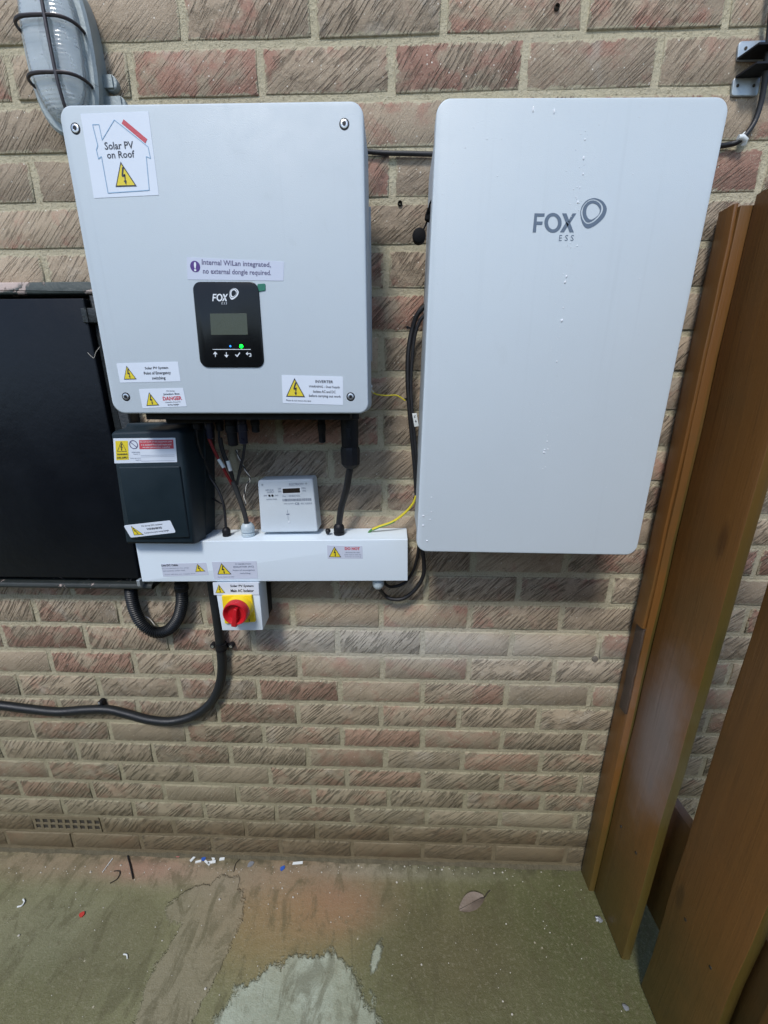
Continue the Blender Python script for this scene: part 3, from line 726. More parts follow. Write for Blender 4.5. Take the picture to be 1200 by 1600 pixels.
mb = MB(); mb.tube([Vector((x, -.042, z_sill+.006)) for x in [cx0+(xr-.012-cx0)*i/20 for i in range(21)]], .0068, 10); mb.box((cx0, -.041, z_sill+.001), (xr-.012, -.001, z_sill+.015)); mb.build('sill', 'peel_few', cup)
zh0, zh1 = P(140, 481, -.046).z, P(140, 504, -.046).z; xh0, xh1 = P(127, 490, -.046).x, P(153, 490, -.046).x
mb = MB(); slab(mb, [(xh0, zh0), (xh1, zh0), (xh1, zh1), (xh0, zh1)], -.030, -.046, .001, .001); mb.tube([Vector((xr_door+.003, -.046, zh1)), Vector((xr_door+.003, -.046, zh0))], .003, 8); mb.build('hinge', 'frame', cup)
# a flake of old thread caught on the door edge
mb = MB(); mb.tube(spline(Q(-.045, (137, 551), (143, 557), (147, 559), (150, 550), (156, 542)), 5), .0004, 5); mb.build('thread', 'wire_white', cup)

# ================================================================== INVERTER
YI = -.170
inv = thing('inverter', 'pale grey solar inverter with black display panel and warning labels', 'inverter', (P(340, 645, -.08).x, 0, P(340, 645, -.08).z))
mb = MB(); slab(mb, xz(Q(YI+.003, (92, 166), (568, 159), (576, 646), (179.5, 646))), -.075, YI, [.019, .019, .017, .021], .003, 8, steps=4); mb.build('front_cover', 'cover', inv, smooth=40)
bx0, bx1 = P(236, 650, -.12).x, P(548, 650, -.12).x; bz0 = P(400, 655, -.12).z; bz1 = P(300, 190, -.12).z
mb = MB(); mb.box((bx0, -.135, bz0), (bx1, -.028, bz1))
for i in range(17):
    x = bx0+.008+(bx1-bx0-.016)*i/16; mb.box((x-.0018, -.0285, bz0+.006), (x+.0018, -.010, bz1-.01))
mb.build('heat_sink', 'black', inv, smooth=0)
mb = MB(); mb.box((bx0+.03, -.0098, bz1-.20), (bx1-.03, -.001, bz1-.12)); mb.build('wall_bracket', 'galv', inv, smooth=0)
xs_ = P(576, 500, YI).x
mb = MB(); mb.box((xs_-.012, -.05, P(576, 560, -.1).z), (xs_-.002, -.042, P(576, 300, -.1).z)); mb.build('side_flange', 'side', inv, smooth=0)
for u, v in ((118, 201), (538, 194), (197, 620), (548, 620)):
    q = P(u, v, YI); mb = MB(); mb.lathe((q.x, YI, q.z), (0, -1, 0), [(.0, .0074), (.0004, .0071), (.0004, .0060)], 20, 1)
    mb.lathe((q.x, YI+.001, q.z), (0, -1, 0), [(.0, .0060), (.0022, .0054), (.0026, .0042), (.0026, .0030), (.0016, .0028)], 18, 0)
    mb.lathe((q.x, YI, q.z), (0, -1, 0), [(.0017, .0028), (.00175, .0001)], 6, 1)
    mb.build('screw', ['steel', 'black'], inv, smooth=40)
# display
YDP = YI-.002
mb = MB(); slab(mb, xz(Q(YDP, (300, 440), (403, 440), (413, 574), (313, 574))), YI+.001, YDP, .013, .001); disp = mb.build('display_panel', 'gloss', inv)
mb = MB(); slab(mb, xz(Q(YDP, (328, 490), (385.5, 489.5), (387.5, 523), (330, 523.5))), YDP+.0005, YDP-.0003, .001, .0002); mb.build('screen', 'lcd', disp, smooth=0)
fox_logo(disp, YDP, 'whiteprint', lambda x: 331.7+(x-105)*.0415, lambda y: 459.3+(y-285)*.044, lift=.0005)
for u, v, mt, r in ((360, 541, 'led_blue', .0016), (377, 541, 'led_green', .0031)):
    q = P(u, v, YDP); mb = MB(); mb.lathe((q.x, YDP+.0003, q.z), (0, -1, 0), [(0, r), (.0008, r*.9), (.0012, r*.5)], 12); mb.build('indicator_light', mt, disp)
mb = MB(); sh = Sheet(YDP, (330, 530), (392, 530), (394, 560), (332, 560)); sh.t = 0
sh.rule(mb, .02, .53, .98, .53, .0008)
for a, kind in ((.08, 'up'), (.36, 'down'), (.64, 'tick'), (.92, 'back')):
    b = .80; d = .055
    if kind in ('up', 'down'):
        k = -1 if kind == 'up' else 1
        sh.rule(mb, a, b-.12, a, b+.12, .0012); sh.poly(mb, [(a-d, b+k*.02), (a+d, b+k*.02), (a, b+k*.16)], 0, .0001)
    elif kind == 'tick': sh.rule(mb, a-d, b, a-d*.2, b+.10, .0016); sh.rule(mb, a-d*.3, b+.11, a+d*1.1, b-.10, .0016, 0, .0001)
    else:
        sh.rule(mb, a-d, b-.05, a+d, b-.05, .0012); sh.rule(mb, a+d, b-.06, a+d, b+.10, .0012, 0, .0001); sh.rule(mb, a+d, b+.09, a+d*.2, b+.09, .0012, 0, .0002)
        sh.poly(mb, [(a-d*1.3, b-.05), (a-d*.4, b-.15), (a-d*.4, b+.05)], 0, .0001)
mb.build('button_icons', 'whiteprint', disp, smooth=0)
mb = MB(); slab(mb, xz(Q(YI, (402, 444), (415, 443), (415, 454), (404, 456))), YI+.001, YI-.0012, .002, .0003); mb.build('protective_film_tab', 'green', inv, smooth=0)
# house label
sh = Sheet(YI, (126, 178), (232, 174), (248.5, 305), (147, 310)); lb = sh.plate('roof_label', 'label', inv)
mb = MB(); hs = [(.17, .13), (.285, .13), (.285, .315), (.495, .075), (1-.005-.04, .37), (.965, .48), (.905, .465), (.905, .94), (.225, .945), (.215, .49), (.17, .50), (.155, .39), (.185, .34)]
hs = [(.155, .13), (.25, .13), (.262, .31), (.485, .085), (.93, .41), (.945, .55), (.885, .525), (.865, .935), (.23, .945), (.215, .50), (.165, .53), (.155, .42), (.185, .37)]
for i in range(len(hs)): sh.rule(mb, *hs[i], *hs[(i+1) % len(hs)], .0009, 0, .00002*i)
mb.build('house_outline', 'blueprint', lb, smooth=0)
mb = MB(); sh.rule(mb, .605, .105, .915, .345, .0062); mb.build('red_roof_panel', 'redprint', lb, smooth=0)
mb = MB(); sh.text(mb, 'Solar PV', .285, .715, .335, .425); sh.text(mb, 'on Roof', .30, .715, .445, .53); mb.build('lettering', 'blackprint', lb, smooth=0)
sh.triangle(lb, (.49, .57), (.36, .875), (.685, .88))
# WiLan label
sh = Sheet(YI, (292, 402), (444, 409), (443, 439), (293, 437)); lb = sh.plate('clear_notice_label', 'label_clear', inv)
mb = MB(); q = sh.at(.085, .40, .0007); mb.lathe(q, (0, -1, 0), [(0, .0080), (.0001, .0079)], 24); mb.build('notice_mark', 'purple', lb, smooth=0)
mb = MB(); sh.text(mb, '!', .074, .098, .20, .62, 0, .03, lift=.0009); mb.build('exclamation_mark', 'whiteprint', lb, smooth=0)
mb = MB(); sh.text(mb, 'Internal WiLan integrated,', .155, .865, .06, .38); sh.text(mb, 'no external dongle required.', .165, .87, .47, .79); mb.build('lettering', 'purplegrey', lb, smooth=0)
# three warning labels
sh = Sheet(YI, (182, 568), (278, 565), (282.5, 596), (188, 598)); lb = sh.plate('emergency_switching_label', 'label', inv)
sh.triangle(lb, (.16, .13), (.075, .84), (.285, .84))
mb = MB(); sh.text(mb, 'Solar PV System', .45, .83, .22, .38, 0, .02); sh.text(mb, 'Point of Emergency', .42, .86, .46, .66, 0, .02); sh.text(mb, 'switching', .54, .76, .72, .92, 0, .02); mb.build('lettering', 'blackprint', lb, smooth=0)
sh = Sheet(YI, (217, 608), (286, 606), (292, 635), (223, 638)); lb = sh.plate('danger_label', 'label', inv)
sh.triangle(lb, (.22, .17), (.10, .88), (.39, .88))
mb = MB(); sh.text(mb, 'PV Array', .62, .80, .11, .20); sh.text(mb, 'Junction Box', .53, .90, .25, .38, 0, .02); sh.text(mb, 'Contains live parts', .54, .88, .70, .78); sh.text(mb, 'during daylight', .58, .84, .83, .93)
sh.text(mb, 'DANGER', .50, .93, .43, .64, 1, .035); mb.build('lettering', ['blackprint', 'redprint'], lb, smooth=0)
sh = Sheet(YI, (440, 586), (536, 588.5), (536, 633), (442, 630)); lb = sh.plate('dual_supply_label', 'label', inv)
sh.triangle(lb, (.21, .09), (.06, .76), (.375, .76))
mb = MB(); sh.text(mb, 'INVERTER', .55, .84, .145, .24, 0, .02); sh.text(mb, 'WARNING - Dual Supply', .44, .95, .33, .43); sh.text(mb, 'Isolate AC and DC', .51, .88, .495, .59); sh.text(mb, 'before carrying out work', .44, .965, .65, .77); sh.text(mb, 'Please do not remove this label', .06, .47, .855, .92, 0, 0)
mb.build('lettering', 'blackprint', lb, smooth=0)

# ================================================================== BATTERY
YB = -.170
bat = thing('battery_unit', 'tall white wall battery with a grey logo and water droplets on its front', 'battery', (P(820, 860, -.08).x, 0, P(820, 860, -.08).z))
bq = xz(Q(YB+.0025, (682.5, 154.5), (1141, 152.5), (992.5, 867), (650.5, 861)))
mb = MB(); slab(mb, bq, -.148, YB, .020, .0025, 8, steps=4); mb.build('front_cover', 'cover2', bat, smooth=40)
ins = [(bq[0][0]+.003, bq[0][1]-.004), (bq[1][0]-.004, bq[1][1]-.004), (bq[2][0]-.004, bq[2][1]+.006), (bq[3][0]+.003, bq[3][1]+.006)]
mb = MB(); slab(mb, ins, -.012, -.146, .018, .002, 6); mb.build('casing', 'side', bat, smooth=40)
fox_logo(bat, YB, 'logogrey', lambda x: 820+x/8.571, lambda y: 300+y/8.571, lift=.0003)
q = P(655, 368, -.085); xb = ins[3][0]
mb = MB(); mb.lathe(q+Vector((0, .012, 0)), (0, -1, 0), [(0, .0110), (.010, .0118), (.014, .0115), (.0155, .009)], 20); mb.build('connector_cap', 'matte', bat)
mb = MB(); mb.tube(spline([q+Vector((.006, .004, .008)), q+Vector((.013, .006, .022)), P(668, 335, -.09), P(672, 318, -.10)+Vector((0, 0, 0)), P(677, 310, -.11)], 5), .0016, 6)
mb.lathe(P(668, 345, -.085), (.35, 0, 1), [(0, .0055), (.006, .0068), (.016, .0068), (.022, .005)], 12); mb.build('cap_tether', 'matte', bat)
dr = MB(); rd = random.Random(3)
def drop(u, v, w, h): q = P(u, v, YB); dr.blob((q.x, YB-.0002, q.z), (w*.82, w*.45, h*.85))
for u, v, w, h in ((833, 171, .0016, .0042), (866, 174, .0016, .0040), (914, 218, .0012, .0018), (912, 247, .0018, .0030), (911, 272, .0012, .0018), (906, 293, .001, .0015), (903, 316, .0016, .0024), (885, 432, .0018, .0026), (883, 441, .0020, .0026), (880, 481, .0012, .0014), (878, 501, .0024, .0030), (870, 565, .0013, .0018),
                  (851, 703, .0014, .0020), (855, 690, .0012, .0018), (850, 707, .0022, .0022), (856, 702, .0013, .0016), (848, 733, .001, .0012), (852, 730, .001, .0012), (674, 777, .0016, .0016), (661, 806, .002, .002), (662, 806, .0016, .0018), (672, 812, .0016, .0016), (661, 821, .0022, .0022), (667, 845, .0026, .0018), (674, 800, .0013, .0013), (902, 384, .0012, .0014)):
    drop(u, v, w, h)
for i in range(130):
    t = rd.random(); u = 914-64*t+rd.gauss(0, 9); v = 200+520*t+rd.gauss(0, 18)
    if rd.random() < .5: u = rd.uniform(690, 1090); v = rd.uniform(165, 830)
    if u < 680-30*(v-156)/704 or u > 1125-148*(v-156)/704: continue
    r = rd.uniform(.0004, .0008); drop(u, v, r, r*rd.uniform(1, 1.4))
dr.build('water_droplets', 'water', bat, smooth=60, kind='stuff')

# ================================================================== WHITE TRUNKING with its glands
YT = -.080
tq = Q(YT, (211, 847), (637, 843.5), (637, 907), (222, 908.5))
trunk = thing('cable_trunking', 'white square cable trunking running level under the inverter', 'trunking', (tq[3].x, 0, tq[3].z))
mb = MB(); slab(mb, xz(tq), -.001, -.0775, .0015, .001, 3); mb.build('body', 'white', trunk, smooth=40)
lip = [(tq[0].x, tq[0].z+.0008), (tq[1].x, tq[1].z+.0008), (tq[2].x, tq[2].z-.0008), (tq[3].x, tq[3].z-.0008)]
mb = MB(); slab(mb, lip, -.0690, YT, .0012, .0012, 3)
mb.build('lid', 'white', trunk, smooth=40)
q = P(217, 911, -.06); mb = MB(); slab(mb, [(q.x-.004, q.z+.008), (q.x+.004, q.z+.008), (q.x+.004, q.z-.008), (q.x-.004, q.z-.008)], -.05, -.062, .001, .001); mb.build('end_clip', 'galv', trunk)
def tz(x): return tq[0].z + (tq[1].z-tq[0].z)*(x-tq[0].x)/(tq[1].x-tq[0].x)
def gland(u, v, Y, r, h, mat, name='cable_gland', down=False):
    x = P(u, v, Y).x
    z = tz(x)+.0008 if not down else tz(x)-(tq[0].z-tq[3].z)-.0008
    mb = MB(); ax = (0, 0, -1) if down else (0, 0, 1)
    mb.lathe((x, Y, z), ax, [(0, r*1.05), (h*.10, r*1.08), (h*.22, r*1.08), (h*.27, r*.92), (h*.34, r*.92)], 12)
    mb.lathe((x, Y, z), ax, [(h*.345, r*1.06), (h*.66, r*1.06), (h*.80, r*.98), (h*.95, r*.74), (h, r*.62), (h*.9, r*.50)], 16)
    mb.build(name, mat, trunk, smooth=40); return Vector((x, Y, z+(h if not down else -h)))
g1 = gland(354, 833, -.045, .0085, .019, 'black'); g2 = gland(388, 834, -.045, .0140, .030, 'gland_grey'); g3 = gland(530, 834, -.042, .0115, .025, 'black'); g4 = gland(591, 914, -.058, .0125, .030, 'gland_grey', down=True)
q = P(513, 829, -.035); mb = MB(); mb.lathe((q.x, -.045, q.z-.003), (.2, -.3, 1), [(0, .004), (.006, .0062), (.010, .0055), (.012, .003)], 12); mb.build('spare_plug', 'black', trunk)
def trunk_label(name, c, mat='label'): sh = Sheet(YT, *c); return sh, sh.plate(name, mat, trunk)
sh, lb = trunk_label('dc_cable_label', ((252, 881), (322, 879), (326, 898), (255, 901)), 'label_clear')
mb = MB(); sh.text(mb, 'Live DC Cable', .0, .37, .03, .20, 0, .03); mb.build('lettering', 'blackprint', lb, smooth=0)
mb = MB(); sh.text(mb, 'Do not disconnect d.c. plugs', .0, .60, .32, .42, 0, 0); sh.text(mb, 'and sockets under load', .02, .5, .50, .60, 0, 0); sh.text(mb, 'Turn off the a.c. supply first', .04, .72, .80, .90, 0, 0); mb.build('small_lettering', 'greyprint', lb, smooth=0)
sh.triangle(lb, (.80, .08), (.73, .72), (.95, .70))
sh, lb = trunk_label('ac_isolator_label', ((331, 878), (401, 876.5), (403, 903.5), (335, 905)), 'label_clear')
mb = MB(); sh.text(mb, 'PV GENERATION', .52, .87, .11, .19, 0, .01); sh.text(mb, 'ISOLATOR (AC)', .47, .93, .26, .38, 0, .025); sh.text(mb, 'Point of emergency', .45, .95, .46, .57); sh.text(mb, 'switching', .60, .84, .64, .75); sh.text(mb, 'Do not remove this label', .09, .46, .84, .90, 0, 0); mb.build('lettering', 'greyprint', lb, smooth=0)
sh.triangle(lb, (.21, .07), (.09, .72), (.41, .73))
sh, lb = trunk_label('do_not_label', ((511, 852), (566, 853), (567, 873), (512, 873)), 'label_clear')
sh.triangle(lb, (.21, .08), (.04, .86), (.39, .88))
mb = MB(); sh.text(mb, 'DO NOT', .50, .93, .10, .33, 1, .05); sh.text(mb, 'disconnect this cable', .52, .92, .45, .55); sh.text(mb, 'under load or while the', .48, .96, .63, .72); sh.text(mb, 'inverter is running', .50, .95, .80, .89)
mb.build('lettering', ['greyprint', 'redprint'], lb, smooth=0)

# ================================================================== DARK ENCLOSURE standing on the trunking
YE = -.104
eq = Q(YE, (170, 674), (285, 670), (303, 846), (194, 846))
ztr = tz(-.48)+.0008
dzE = ztr + .0006 - min(p.z for p in eq[2:])
enc = thing('isolator_enclosure', 'slate grey plastic enclosure with hinged flap standing on the trunking left end', 'enclosure', (eq[3].x, 0, ztr))
fo = [(eq[0].x, eq[0].z), (eq[1].x, eq[1].z), (eq[2].x, ztr+.001), (eq[3].x, ztr+.001)]
xbR = P(336, 825, 0).x
bo = [(eq[0].x-.004, eq[0].z+.012), (eq[1].x+.018, eq[1].z+.010), (xbR, ztr+.001), (eq[3].x-.006, ztr+.001)]
mb = MB(); A_ = round_poly(fo, [.010, .012, .006, .006], 6); B_ = round_poly(bo, [.010, .012, .004, .004], 6)
mb.loft([ring3(B_, -.001), ring3(B_, -.045), ring3(inset(B_, .003), -.047), ring3(inset(A_, -.004), -.060), ring3(inset(A_, -.001), YE+.014), ring3(inset(A_, .0004), YE+.008), ring3(inset(A_, .0020), YE+.0040), ring3(inset(A_, .0042), YE+.0012), ring3(inset(A_, .0068), YE)])
mb.build('body', 'slate', enc, smooth=35)
YF = YE-.0045
mb = MB(); slab(mb, [(p.x, max(p.z, ztr+.004)) for p in Q(YF, (184.5, 730), (280, 728.5), (295, 840), (203, 842))], YE+.003, YF, .003, .0022); mb.build('flap', 'slate', enc, smooth=40)
sh = Sheet(YE, (177, 685), (274, 684), (277, 722), (179, 724)); lb = sh.plate('inverter_warning_label', 'label', enc)
mb = MB(); sh.poly(mb, [(.035, .10), (.235, .10), (.235, .86), (.035, .87)]); mb.build('yellow_panel', 'yellowprint', lb, smooth=0)
mb = MB(); t3 = [(.13, .13), (.06, .52), (.205, .52)]
for i in range(3): sh.rule(mb, *t3[i], *t3[(i+1) % 3], .0009, 0, .0002+.00002*i)
sh.rule(mb, .14, .2, .115, .36, .0016, 0, .0004); sh.rule(mb, .115, .35, .14, .33, .0012, 0, .0005); sh.rule(mb, .14, .33, .125, .48, .0014, 0, .0006)
sh.text(mb, 'WARNING', .05, .22, .60, .67, 0, .03, lift=.0008); sh.text(mb, 'DUAL SUPPLY', .05, .22, .73, .81, 0, .03, lift=.0008); mb.build('panel_print', 'blackprint', lb, smooth=0)
mb = MB(); q = sh.at(.325, .255, .0007); n = 28
ro = [q+Vector((math.cos(2*math.pi*k/n)*.0088, 0, math.sin(2*math.pi*k/n)*.0088)) for k in range(n)]; ri = [q+(p-q)*.80 for p in ro]
mb.add(ro+ri, [(k, (k+1) % n, (k+1) % n+n, k+n) for k in range(n)]); sh.rule(mb, .275, .15, .375, .36, .0015, 0, .0003); mb.build('prohibition_sign', 'purplegrey', lb, smooth=0)
mb = MB(); sh.poly(mb, [(.415, .08), (.965, .075), (.965, .44), (.415, .44)], 1)
sh.text(mb, 'Do not work on this equipment until', .43, .94, .12, .19, 0, .01, lift=.0007); sh.text(mb, 'it is isolated from both mains and', .45, .93, .23, .30, 0, .01, lift=.0007); sh.text(mb, 'on-site generation supplies', .47, .91, .34, .41, 0, .01, lift=.0007)
mb.build('red_notice', ['whiteprint', 'redprint'], lb, smooth=0)
mb = MB(); sh.text(mb, 'Isolate mains', .29, .42, .53, .58, 0, .01); sh.text(mb, 'supply at', .31, .42, .61, .66, 0, .01); sh.text(mb, 'Isolate generator', .26, .43, .78, .83, 0, .01); sh.text(mb, 'supply at', .34, .43, .86, .91, 0, .01)
sh.rule(mb, .43, .70, .97, .695, .0004); sh.rule(mb, .43, .93, .97, .925, .0004); sh.rule(mb, .43, .76, .97, .755, .0004); mb.build('form_lines', 'greyprint', lb, smooth=0)
sh = Sheet(YF, (193, 821), (266, 813), (275, 832), (204.5, 840)); lb = sh.plate('dc_isolator_label', 'label', enc, r=.003)
sh.triangle(lb, (.15, .08), (.10, .84), (.31, .88))
mb = MB(); sh.text(mb, 'PV Array DC Isolator', .36, .81, .15, .30); sh.text(mb, 'WARNING', .43, .76, .40, .56, 0, .04); sh.text(mb, 'Contains live parts during daylight', .34, .88, .70, .84, 0, .01); mb.build('lettering', 'blackprint', lb, smooth=0)

# ================================================================== GENERATION METER
YM = -.046
mq = Q(YM, (402, 750.5), (488.5, 748), (497, 831), (407.5, 832.5)); zmb = tz(-.2)+.001
meter = thing('electricity_meter', 'small off white electricity meter with dark display standing on the trunking', 'meter', (mq[3].x, 0, zmb))
mf = [(mq[0].x, mq[0].z), (mq[1].x, mq[1].z), (mq[2].x, max(mq[2].z, zmb)), (mq[3].x, max(mq[3].z, zmb))]
mb = MB(); slab(mb, mf, -.004, YM, .006, .004, 6); mb.build('body', 'meterwhite', meter, smooth=40)
sh = Sheet(YM, (402, 750.5), (488.5, 748), (497, 831), (407.5, 832.5)); sh.t = .0002
mb = MB(); sh.poly(mb, [(.425, .145), (.775, .14), (.775, .265), (.425, .27)]); mb.build('display_bezel', 'whiteprint', meter, smooth=0)
mb = MB(); sh.poly(mb, [(.445, .165), (.755, .16), (.755, .245), (.445, .25)], 0, .0003); mb.build('display', 'lcd_dark', meter, smooth=0)
mb = MB()
for a in (.20, .255): mb.lathe(sh.at(a, .288, .0008), (0, -1, 0), [(0, .0026), (.0006, .0020)], 12)
mb.build('indicator_light', 'black', meter)
mb = MB(); sh.text(mb, 'ELECTRICITY', .57, .83, .07, .11, 0, .01); sh.text(mb, '230V', .36, .42, .15, .18, 0, 0); sh.text(mb, '50Hz', .36, .42, .20, .23, 0, 0); sh.text(mb, '100A', .79, .86, .15, .18, 0, 0); sh.text(mb, 'kWh', .80, .86, .20, .23, 0, 0)
sh.text(mb, 'IMPULSE', .14, .28, .17, .20, 0, 0); sh.text(mb, 'OUTPUT', .16, .29, .21, .24, 0, 0); sh.text(mb, 'SINGLE PHASE WATT-HOUR METER', .14, .33, .345, .37, 0, 0); sh.text(mb, 'IMP', .10, .16, .275, .30, 0, 0); sh.text(mb, 'EXP', .30, .36, .275, .30, 0, 0)
sh.text(mb, 'Class 1  GENERATION', .43, .74, .29, .32, 0, 0); sh.text(mb, 'CE', .64, .72, .43, .47, 0, .02); sh.text(mb, '1000 imp/kWh', .45, .62, .435, .465, 0, 0); sh.text(mb, 'IEC 62053', .75, .94, .435, .465, 0, 0)
rr_ = random.Random(2); a = .43
while a < .93:
    wd = rr_.choice([.004, .007, .011]); sh.poly(mb, [(a, .355), (a+wd, .355), (a+wd, .40), (a, .40)]); a += wd+rr_.choice([.005, .008])
sh.poly(mb, [(.475, .64), (.53, .635), (.53, .655), (.475, .66)]); sh.rule(mb, .50, .56, .50, .62, .0006); sh.rule(mb, .50, .67, .50, .76, .0005); mb.build('face_print', 'greyprint', meter, smooth=0)
for a in (.085, .875): mb = MB(); mb.lathe(sh.at(a, .085, .0002), (0, -1, 0), [(0, .0022), (.0006, .0018), (.0003, .0008)], 10); mb.build('cover_screw', 'galv', meter)
mb = MB(); mb.blob(sh.at(.51, .80, .0003), (.0018, .0012, .0022)); mb.build('seal', 'whiteprint', meter)

# ================================================================== ROTARY ISOLATOR
YS = -.084
sq = Q(YS, (335, 912), (404.5, 911), (411, 985), (347, 985.5)); zb_t = tz(-.33)-(tq[0].z-tq[3].z)-.002
iso = thing('rotary_isolator', 'white rotary isolator with red handle on a yellow plate below the trunking', 'isolator switch', (sq[3].x, 0, sq[3].z))
f_ = [(sq[0].x, min(sq[0].z, zb_t)), (sq[1].x, min(sq[1].z, zb_t)), (sq[2].x, sq[2].z), (sq[3].x, sq[3].z)]
b_ = [(f_[0][0]+.002, f_[0][1]), (f_[1][0]-.001, f_[1][1]), (f_[2][0]-.001, f_[2][1]+.003), (f_[3][0]+.002, f_[3][1]+.003)]
mb = MB(); A_ = round_poly(f_, .003, 4); mb.loft([ring3(round_poly(b_, .003, 4), -.036), ring3(A_, YS+.0025), ring3(inset(A_, .0008), YS+.0007), ring3(inset(A_, .0025), YS)]); mb.build('cover', 'white', iso, smooth=40)
mb = MB(); slab(mb, [(b_[0][0]+.001, b_[0][1]-.004), (b_[1][0]-.001, b_[1][1]-.004), (b_[2][0]-.002, b_[2][1]+.002), (b_[3][0]+.002, b_[3][1]+.002)], -.001, -.036, .004, .001); mb.build('base', 'black', iso, smooth=40)
sh = Sheet(YS-.001, (332.5, 910), (404, 909.5), (405, 929), (334.5, 929.5)); lb = sh.plate('main_isolator_label', 'label', iso, .0008)
sh.triangle(lb, (.13, .14), (.04, .84), (.255, .84))
mb = MB(); sh.text(mb, 'Solar PV System', .38, .89, .18, .42, 0, .03); sh.text(mb, 'Main AC Isolator', .38, .89, .54, .78, 0, .03); mb.build('lettering', 'blackprint', lb, smooth=0)
YY = YS-.006
mb = MB(); slab(mb, xz(Q(YY, (346, 931), (393, 930), (399, 972), (351, 975))), YS+.001, YY, .002, .0015, 4)
dc = P(368, 958, YS-.03)
mb.lathe((dc.x+.001, YY, dc.z), (0, -1, 0), [(0, .0305), (.010, .0290), (.013, .0275)], 32)
yp = mb.build('dial_plate', 'yellow', iso, smooth=40)
sh = Sheet(YY, (346, 931), (393, 930), (399, 972), (351, 975)); sh.t = 0
mb = MB(); sh.text(mb, 'O', .86, .95, .30, .42, 0, .02); mb.build('position_mark', 'blackprint', yp, smooth=0)
mb = MB(); sh.text(mb, 'I', .80, .83, .86, .97, 0, .02); mb.build('position_mark', 'blackprint', yp, smooth=0)
yr = YY-.013
mb = MB(); mb.lathe((dc.x, yr, dc.z), (0, -1, 0), [(0, .0280), (.004, .0282), (.015, .0272), (.0175, .0262), (.0180, .0245), (.0160, .0228), (.0100, .0205), (.0080, .019), (.0078, .002)], 40)
def bar(p0, p1, w0, w1, y0, y1):
    d = (p1-p0).normalized(); n = Vector((-d.z, 0, d.x)); pts = [p0+n*w0/2, p1+n*w1/2, p1-n*w1/2, p0-n*w0/2]
    slab(mb, [(p.x, p.z) for p in pts], y0, y1, .0015, .001, 3)
hd = mb.build('dial', 'red', iso, smooth=35)
mb = MB(); top_ = Vector((dc.x+.004, 0, dc.z+.014)); bot_ = Vector((dc.x-.004, 0, dc.z-.0285))
bar(top_, bot_, .0075, .0100, yr-.007, yr-.020); bar(Vector((dc.x-.003, 0, dc.z-.020)), Vector((dc.x-.0045, 0, dc.z-.031)), .0135, .0115, yr-.002, yr-.0185); mb.build('handle', 'red', hd, smooth=35)

# ================================================================== CABLES AND CONDUITS (each a thing)
def cable(name, label, cat, pts, r, mat, seg=10, n=8, group=None, caps=True):
    mb = MB(); sp_ = spline(pts, n); mb.tube(sp_, r, seg, 0, caps); o = mb.build(name, mat, None, sp_[0], smooth=60); return tag(o, label, cat, group)
def ribbed(name, label, cat, pts, r, pitch, depth, mat):
    sp_ = spline(pts, 14); L = [0]
    for a, b in zip(sp_, sp_[1:]): L.append(L[-1]+(b-a).length)
    out = []; k = 0; N_ = int(L[-1]/pitch)*4
    for i in range(N_+1):
        d = L[-1]*i/N_
        while k < len(L)-2 and L[k+1] < d: k += 1
        t = (d-L[k])/max(1e-9, L[k+1]-L[k]); out.append(sp_[k].lerp(sp_[k+1], t))
    mb = MB(); mb.tube(out, lambda t: r - depth*(0, .75, 1, .25)[int(round(t*N_)) % 4], 16)
    return tag(mb.build(name, mat, None, out[0], smooth=70), label, cat)
YC = -.024
ribbed('corrugated_conduit', 'black corrugated conduit looping in a U from the cupboard to the trunking', 'conduit',
       [P(204, 917, YC), P(206, 935, YC), P(212, 957, YC), P(224, 977, YC), P(243, 988, YC), P(263, 984, YC), P(278, 966, YC), P(284, 943, YC), P(284, 925, YC), P(283, 909, YC)], .0146, .0056, .0034, 'conduit')
q = P(284, 920, YC); mb = MB(); mb.lathe((q.x, YC, q.z-.004), (0, 0, 1), [(0, .0150), (.002, .0160), (.012, .0160), (.014, .0145), (.022, .0145)], 18)
tag(mb.build('conduit_collar', 'black', None, q), 'black collar joining the corrugated loop to the trunking underside', 'conduit fitting')
cable('twisted_wire', 'thin white and brown wire curled behind the corrugated loop', 'wire', [P(222, 962, -.006), P(231, 965, -.008), P(239, 973, -.008), P(244, 981, -.008)], .0014, 'wire_white', 6)
big = [P(331, 905, -.022), P(335, 935, -.020), P(340, 970, -.018), P(344, 1005, -.017), P(347, 1040, -.017), P(343, 1070, -.017), P(330, 1097, -.017), P(305, 1117, -.017), P(270, 1127, -.017), P(235, 1125, -.017), P(200, 1116, -.017), P(170, 1109, -.017), P(135, 1109, -.017), P(90, 1112, -.017), P(40, 1107, -.017), P(-10, 1101, -.017), P(-120, 1092, -.017), P(-300, 1082, -.017)]
sp_ = spline(big, 14)
ribbed('flexible_conduit', 'long smooth black flexible conduit sweeping down from the isolator and out left', 'conduit', big, .0118, .0030, .0005, 'conduit')
